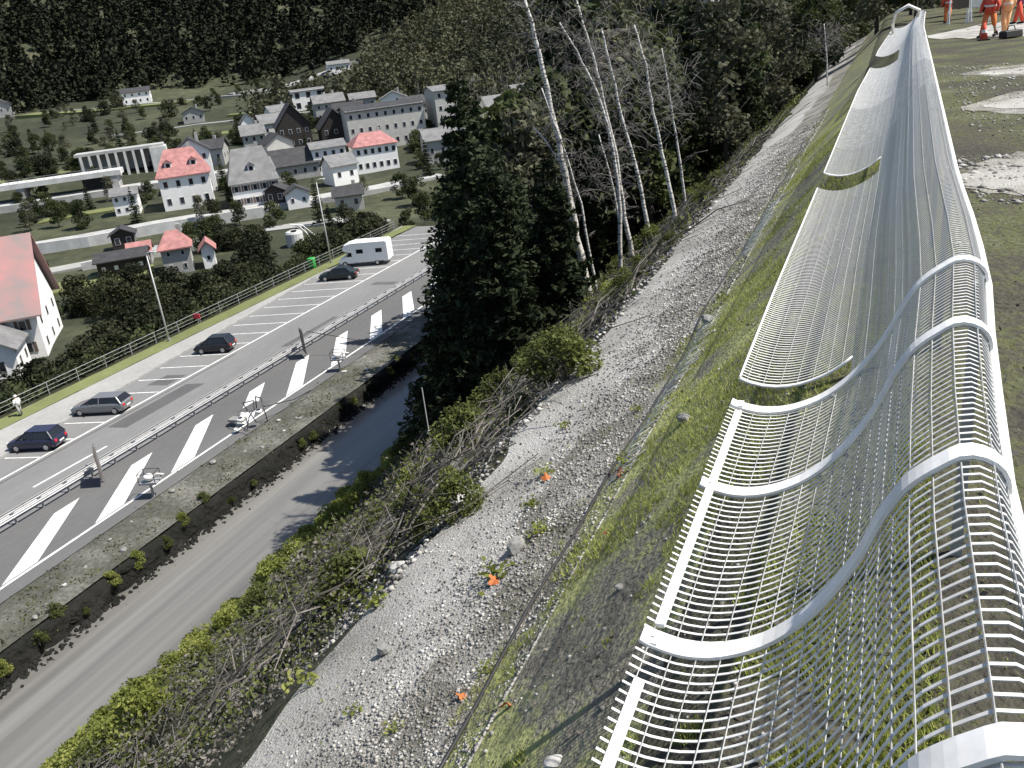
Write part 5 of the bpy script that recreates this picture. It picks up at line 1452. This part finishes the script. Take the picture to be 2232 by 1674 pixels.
for k in range(1500):
    x, y = rr.uniform(-130, 30), rr.uniform(150, 330)
    if y + .35 * x < 190: continue
    z = g(x, y); h = rr.uniform(6, 12)
    p = Vector((x, y, z)); q = p + Vector((rr.uniform(-1, 1), rr.uniform(-1, 1), h))
    w.tube([p, q], [.12, .05], 3, False)
    for j in range(4):
        a = p.lerp(q, rr.uniform(.4, .95)); w.tube([a, a + Vector((rr.uniform(-2, 2), rr.uniform(-2, 2), rr.uniform(.5, 2.5)))], [.05, .02], 3, False)
tag(w.build('bare_stems', M['twig']), 'bare pale stems showing through the far wood', kind='stuff')

# ------------------------------------------------------------------ people and site things at the end of the crest
def person(label, x, y, rz, top, legs, stride=.18, lean=0.0, arm=.25, group='workers standing on the pale track'):
    o = thing('person', label, 'person', (x, y, g(x, y) + .02), rz, None)
    J = {'pelvis': (0, 0, .95), 'waist': (0, lean * .3, 1.12), 'chest': (0, lean, 1.36), 'neck': (0, lean * 1.2, 1.5), 'head': (0, lean * 1.3 + .01, 1.6), 'crown': (0, lean * 1.3, 1.73)}
    E_ = [('pelvis', 'waist'), ('waist', 'chest'), ('chest', 'neck'), ('neck', 'head'), ('head', 'crown')]
    R_ = {'pelvis': .15, 'waist': .13, 'chest': .15, 'neck': .055, 'head': .09, 'crown': .07}
    for s, n in ((-1, 'l'), (1, 'r')):
        f = stride * s
        J.update({n + 'hip': (s * .1, 0, .88), n + 'knee': (s * .12, f * .5 + .03, .48), n + 'ankle': (s * .13, f, .09), n + 'toe': (s * .15, f + .19, .04),
                  n + 'sh': (s * .2, lean, 1.42), n + 'el': (s * (.24 + arm * .3), lean + .02, 1.14), n + 'wr': (s * (.22 + arm * .3), lean + .14, .92), n + 'hand': (s * (.22 + arm * .25), lean + .2, .84)})
        E_ += [('pelvis', n + 'hip'), (n + 'hip', n + 'knee'), (n + 'knee', n + 'ankle'), (n + 'ankle', n + 'toe'), ('chest', n + 'sh'), (n + 'sh', n + 'el'), (n + 'el', n + 'wr'), (n + 'wr', n + 'hand')]
        R_.update({n + 'hip': .095, n + 'knee': .06, n + 'ankle': .045, n + 'toe': .035, n + 'sh': .065, n + 'el': .045, n + 'wr': .033, n + 'hand': .035})
    names = list(J)
    me = bpy.data.meshes.new('body'); me.from_pydata([J[n] for n in names], [(names.index(a), names.index(b)) for a, b in E_], [])
    me.materials.append(M['skin'])
    b = obj('body', me, o)
    b.modifiers.new('skin', 'SKIN'); b.modifiers.new('sub', 'SUBSURF').render_levels = 1
    sk = me.skin_vertices[0].data
    for i, n in enumerate(names): sk[i].radius = (R_[n], R_[n] * (.8 if n in ('chest', 'waist', 'pelvis') else 1)); sk[i].use_root = (n == 'pelvis')
    V3 = lambda n: Vector(J[n])
    w = MB(); w.tube([V3('pelvis') + Vector((0, 0, -.1)), V3('waist'), V3('chest'), V3('neck') + Vector((0, 0, -.02))], [.2, .19, .21, .1], 10)
    for n in 'lr': w.tube([V3(n + 'sh'), V3(n + 'el'), V3(n + 'wr')], [.085, .07, .055], 8)
    jk = w.build('jacket', M[top], o, smooth=True)
    w = MB(); c_ = V3('waist'); w.lathe([(.203, -.03), (.203, .03)], 12, 'z', c_); w.build('reflective_band', M['reflect'], jk)
    for n in 'lr':
        w = MB(); w.tube([V3(n + 'hip') + Vector((0, 0, .08)), V3(n + 'knee'), V3(n + 'ankle') + Vector((0, 0, .02))], [.125, .09, .085], 8); tl = w.build('trouser_leg', M[legs], o, smooth=True)
        w = MB(); w.tube([V3(n + 'ankle') + Vector((0, -.05, .0)), V3(n + 'ankle') + Vector((0, .06, -.02)), V3(n + 'toe') + Vector((0, .05, .01))], [.065, .06, .045], 8); w.build('boot', M['boots'], o, smooth=True)
    w = MB(); w.lathe([(.125, -.02), (.13, .02), (.11, .08), (.05, .12)], 12, 'z', V3('crown') + Vector((0, 0, -.07))); w.build('helmet', M['helmet'], o, smooth=True)
    w = MB(); hd = V3('head')
    w.lathe([(.012, 0), (.012, .008)], 8, 'y', hd + Vector((-.035, .085, .02))); w.lathe([(.012, 0), (.012, .008)], 8, 'y', hd + Vector((.035, .085, .02))); w.build('eyes', M['boots'], o)
    return o
person('worker in red jacket and orange trousers, left of the close pair on the pale track', 3.45, 40.6, 2.6, 'hivis_red', 'hivis', .3)
person('worker in faded orange overalls, right of the close pair on the pale track', 4.1, 41.6, .5, 'hivis_peach', 'hivis_peach', .14)
person('worker in purple top and red trousers at the right edge of the picture', 5.35, 49, 1.2, 'purple', 'hivis_red', .2)
person('distant worker in plain orange clothing at the far end of the fence', 2.95, 60.5, .2, 'hivis_red', 'hivis', .1)

def trestle(x, y, lb, rz, board):
    o = thing('trestle', lb, 'trestle', (x, y, g(x, y)), rz)
    for sx in (-.55, .55):
        for sy in (-.35, .35):
            w = MB(); w.bar((sx, sy, 0), (sx * .9, 0, 1.5), .06); w.build('leg', M['wall_white'], o)
        w = MB(); w.bar((sx, -.2, .55), (sx, .2, .55), .05); w.build('brace', M['wall_white'], o)
    w = MB(); w.bar((-.6, 0, 1.52), (.6, 0, 1.52), .08); w.build('beam', M['wall_white'], o)
    w = MB(); w.box(-.42, .42, -.06, -.02, .75, 1.4); w.build('board', M[board], o)
trestle(3.4, 57.5, 'white A-frame trestle holding a brown board behind the small orange worker', .1, 'shutter')
trestle(4.35, 58.0, 'white A-frame trestle with a pale board beside the brown board one', -.2, 'plate')
o = thing('traffic_cone', 'small red cone at the feet of the close pair of workers', 'traffic cone', (3.15, 38.8, g(3.15, 38.8) + .012))
w = MB(); w.lathe([(.14, .04), (.03, .6)], 14); w.build('cone', M['hivis_red'], o, smooth=True)
w = MB(); w.box(-.2, .2, -.2, .2, 0, .04); w.build('base', M['black'], o)
w = MB(); w.lathe([(.104, .25), (.082, .36)], 14); w.build('band', M['reflect'], o)
o = thing('tool_bag', 'black tool bag lying on the track beside the workers', 'bag', (4.0, 38.6, g(4, 38.6) + .012), .7)
w = MB(); w.prism([(-.2, 0), (.2, 0), (.16, .26), (-.16, .26)], -.4, .4, 'x'); w.build('bag_body', M['boots'], o, bevel=.04)
w = MB(); w.tube([(-.2, 0, .24), (-.12, 0, .4), (.12, 0, .4), (.2, 0, .24)], .018, 6); w.build('handle', M['boots'], o)
o = thing('person', 'person in pale jacket leaning at the railing left of the navy hatchback', 'person', (-63.6, 44.6, -23.85))
bpy.data.objects.remove(o)
pp = person('person in pale jacket standing at the railing beyond the navy hatchback', -63.4, 44.6, 1.6, 'plate', 'wall_grey', .1)
pp.location.z = -23.85
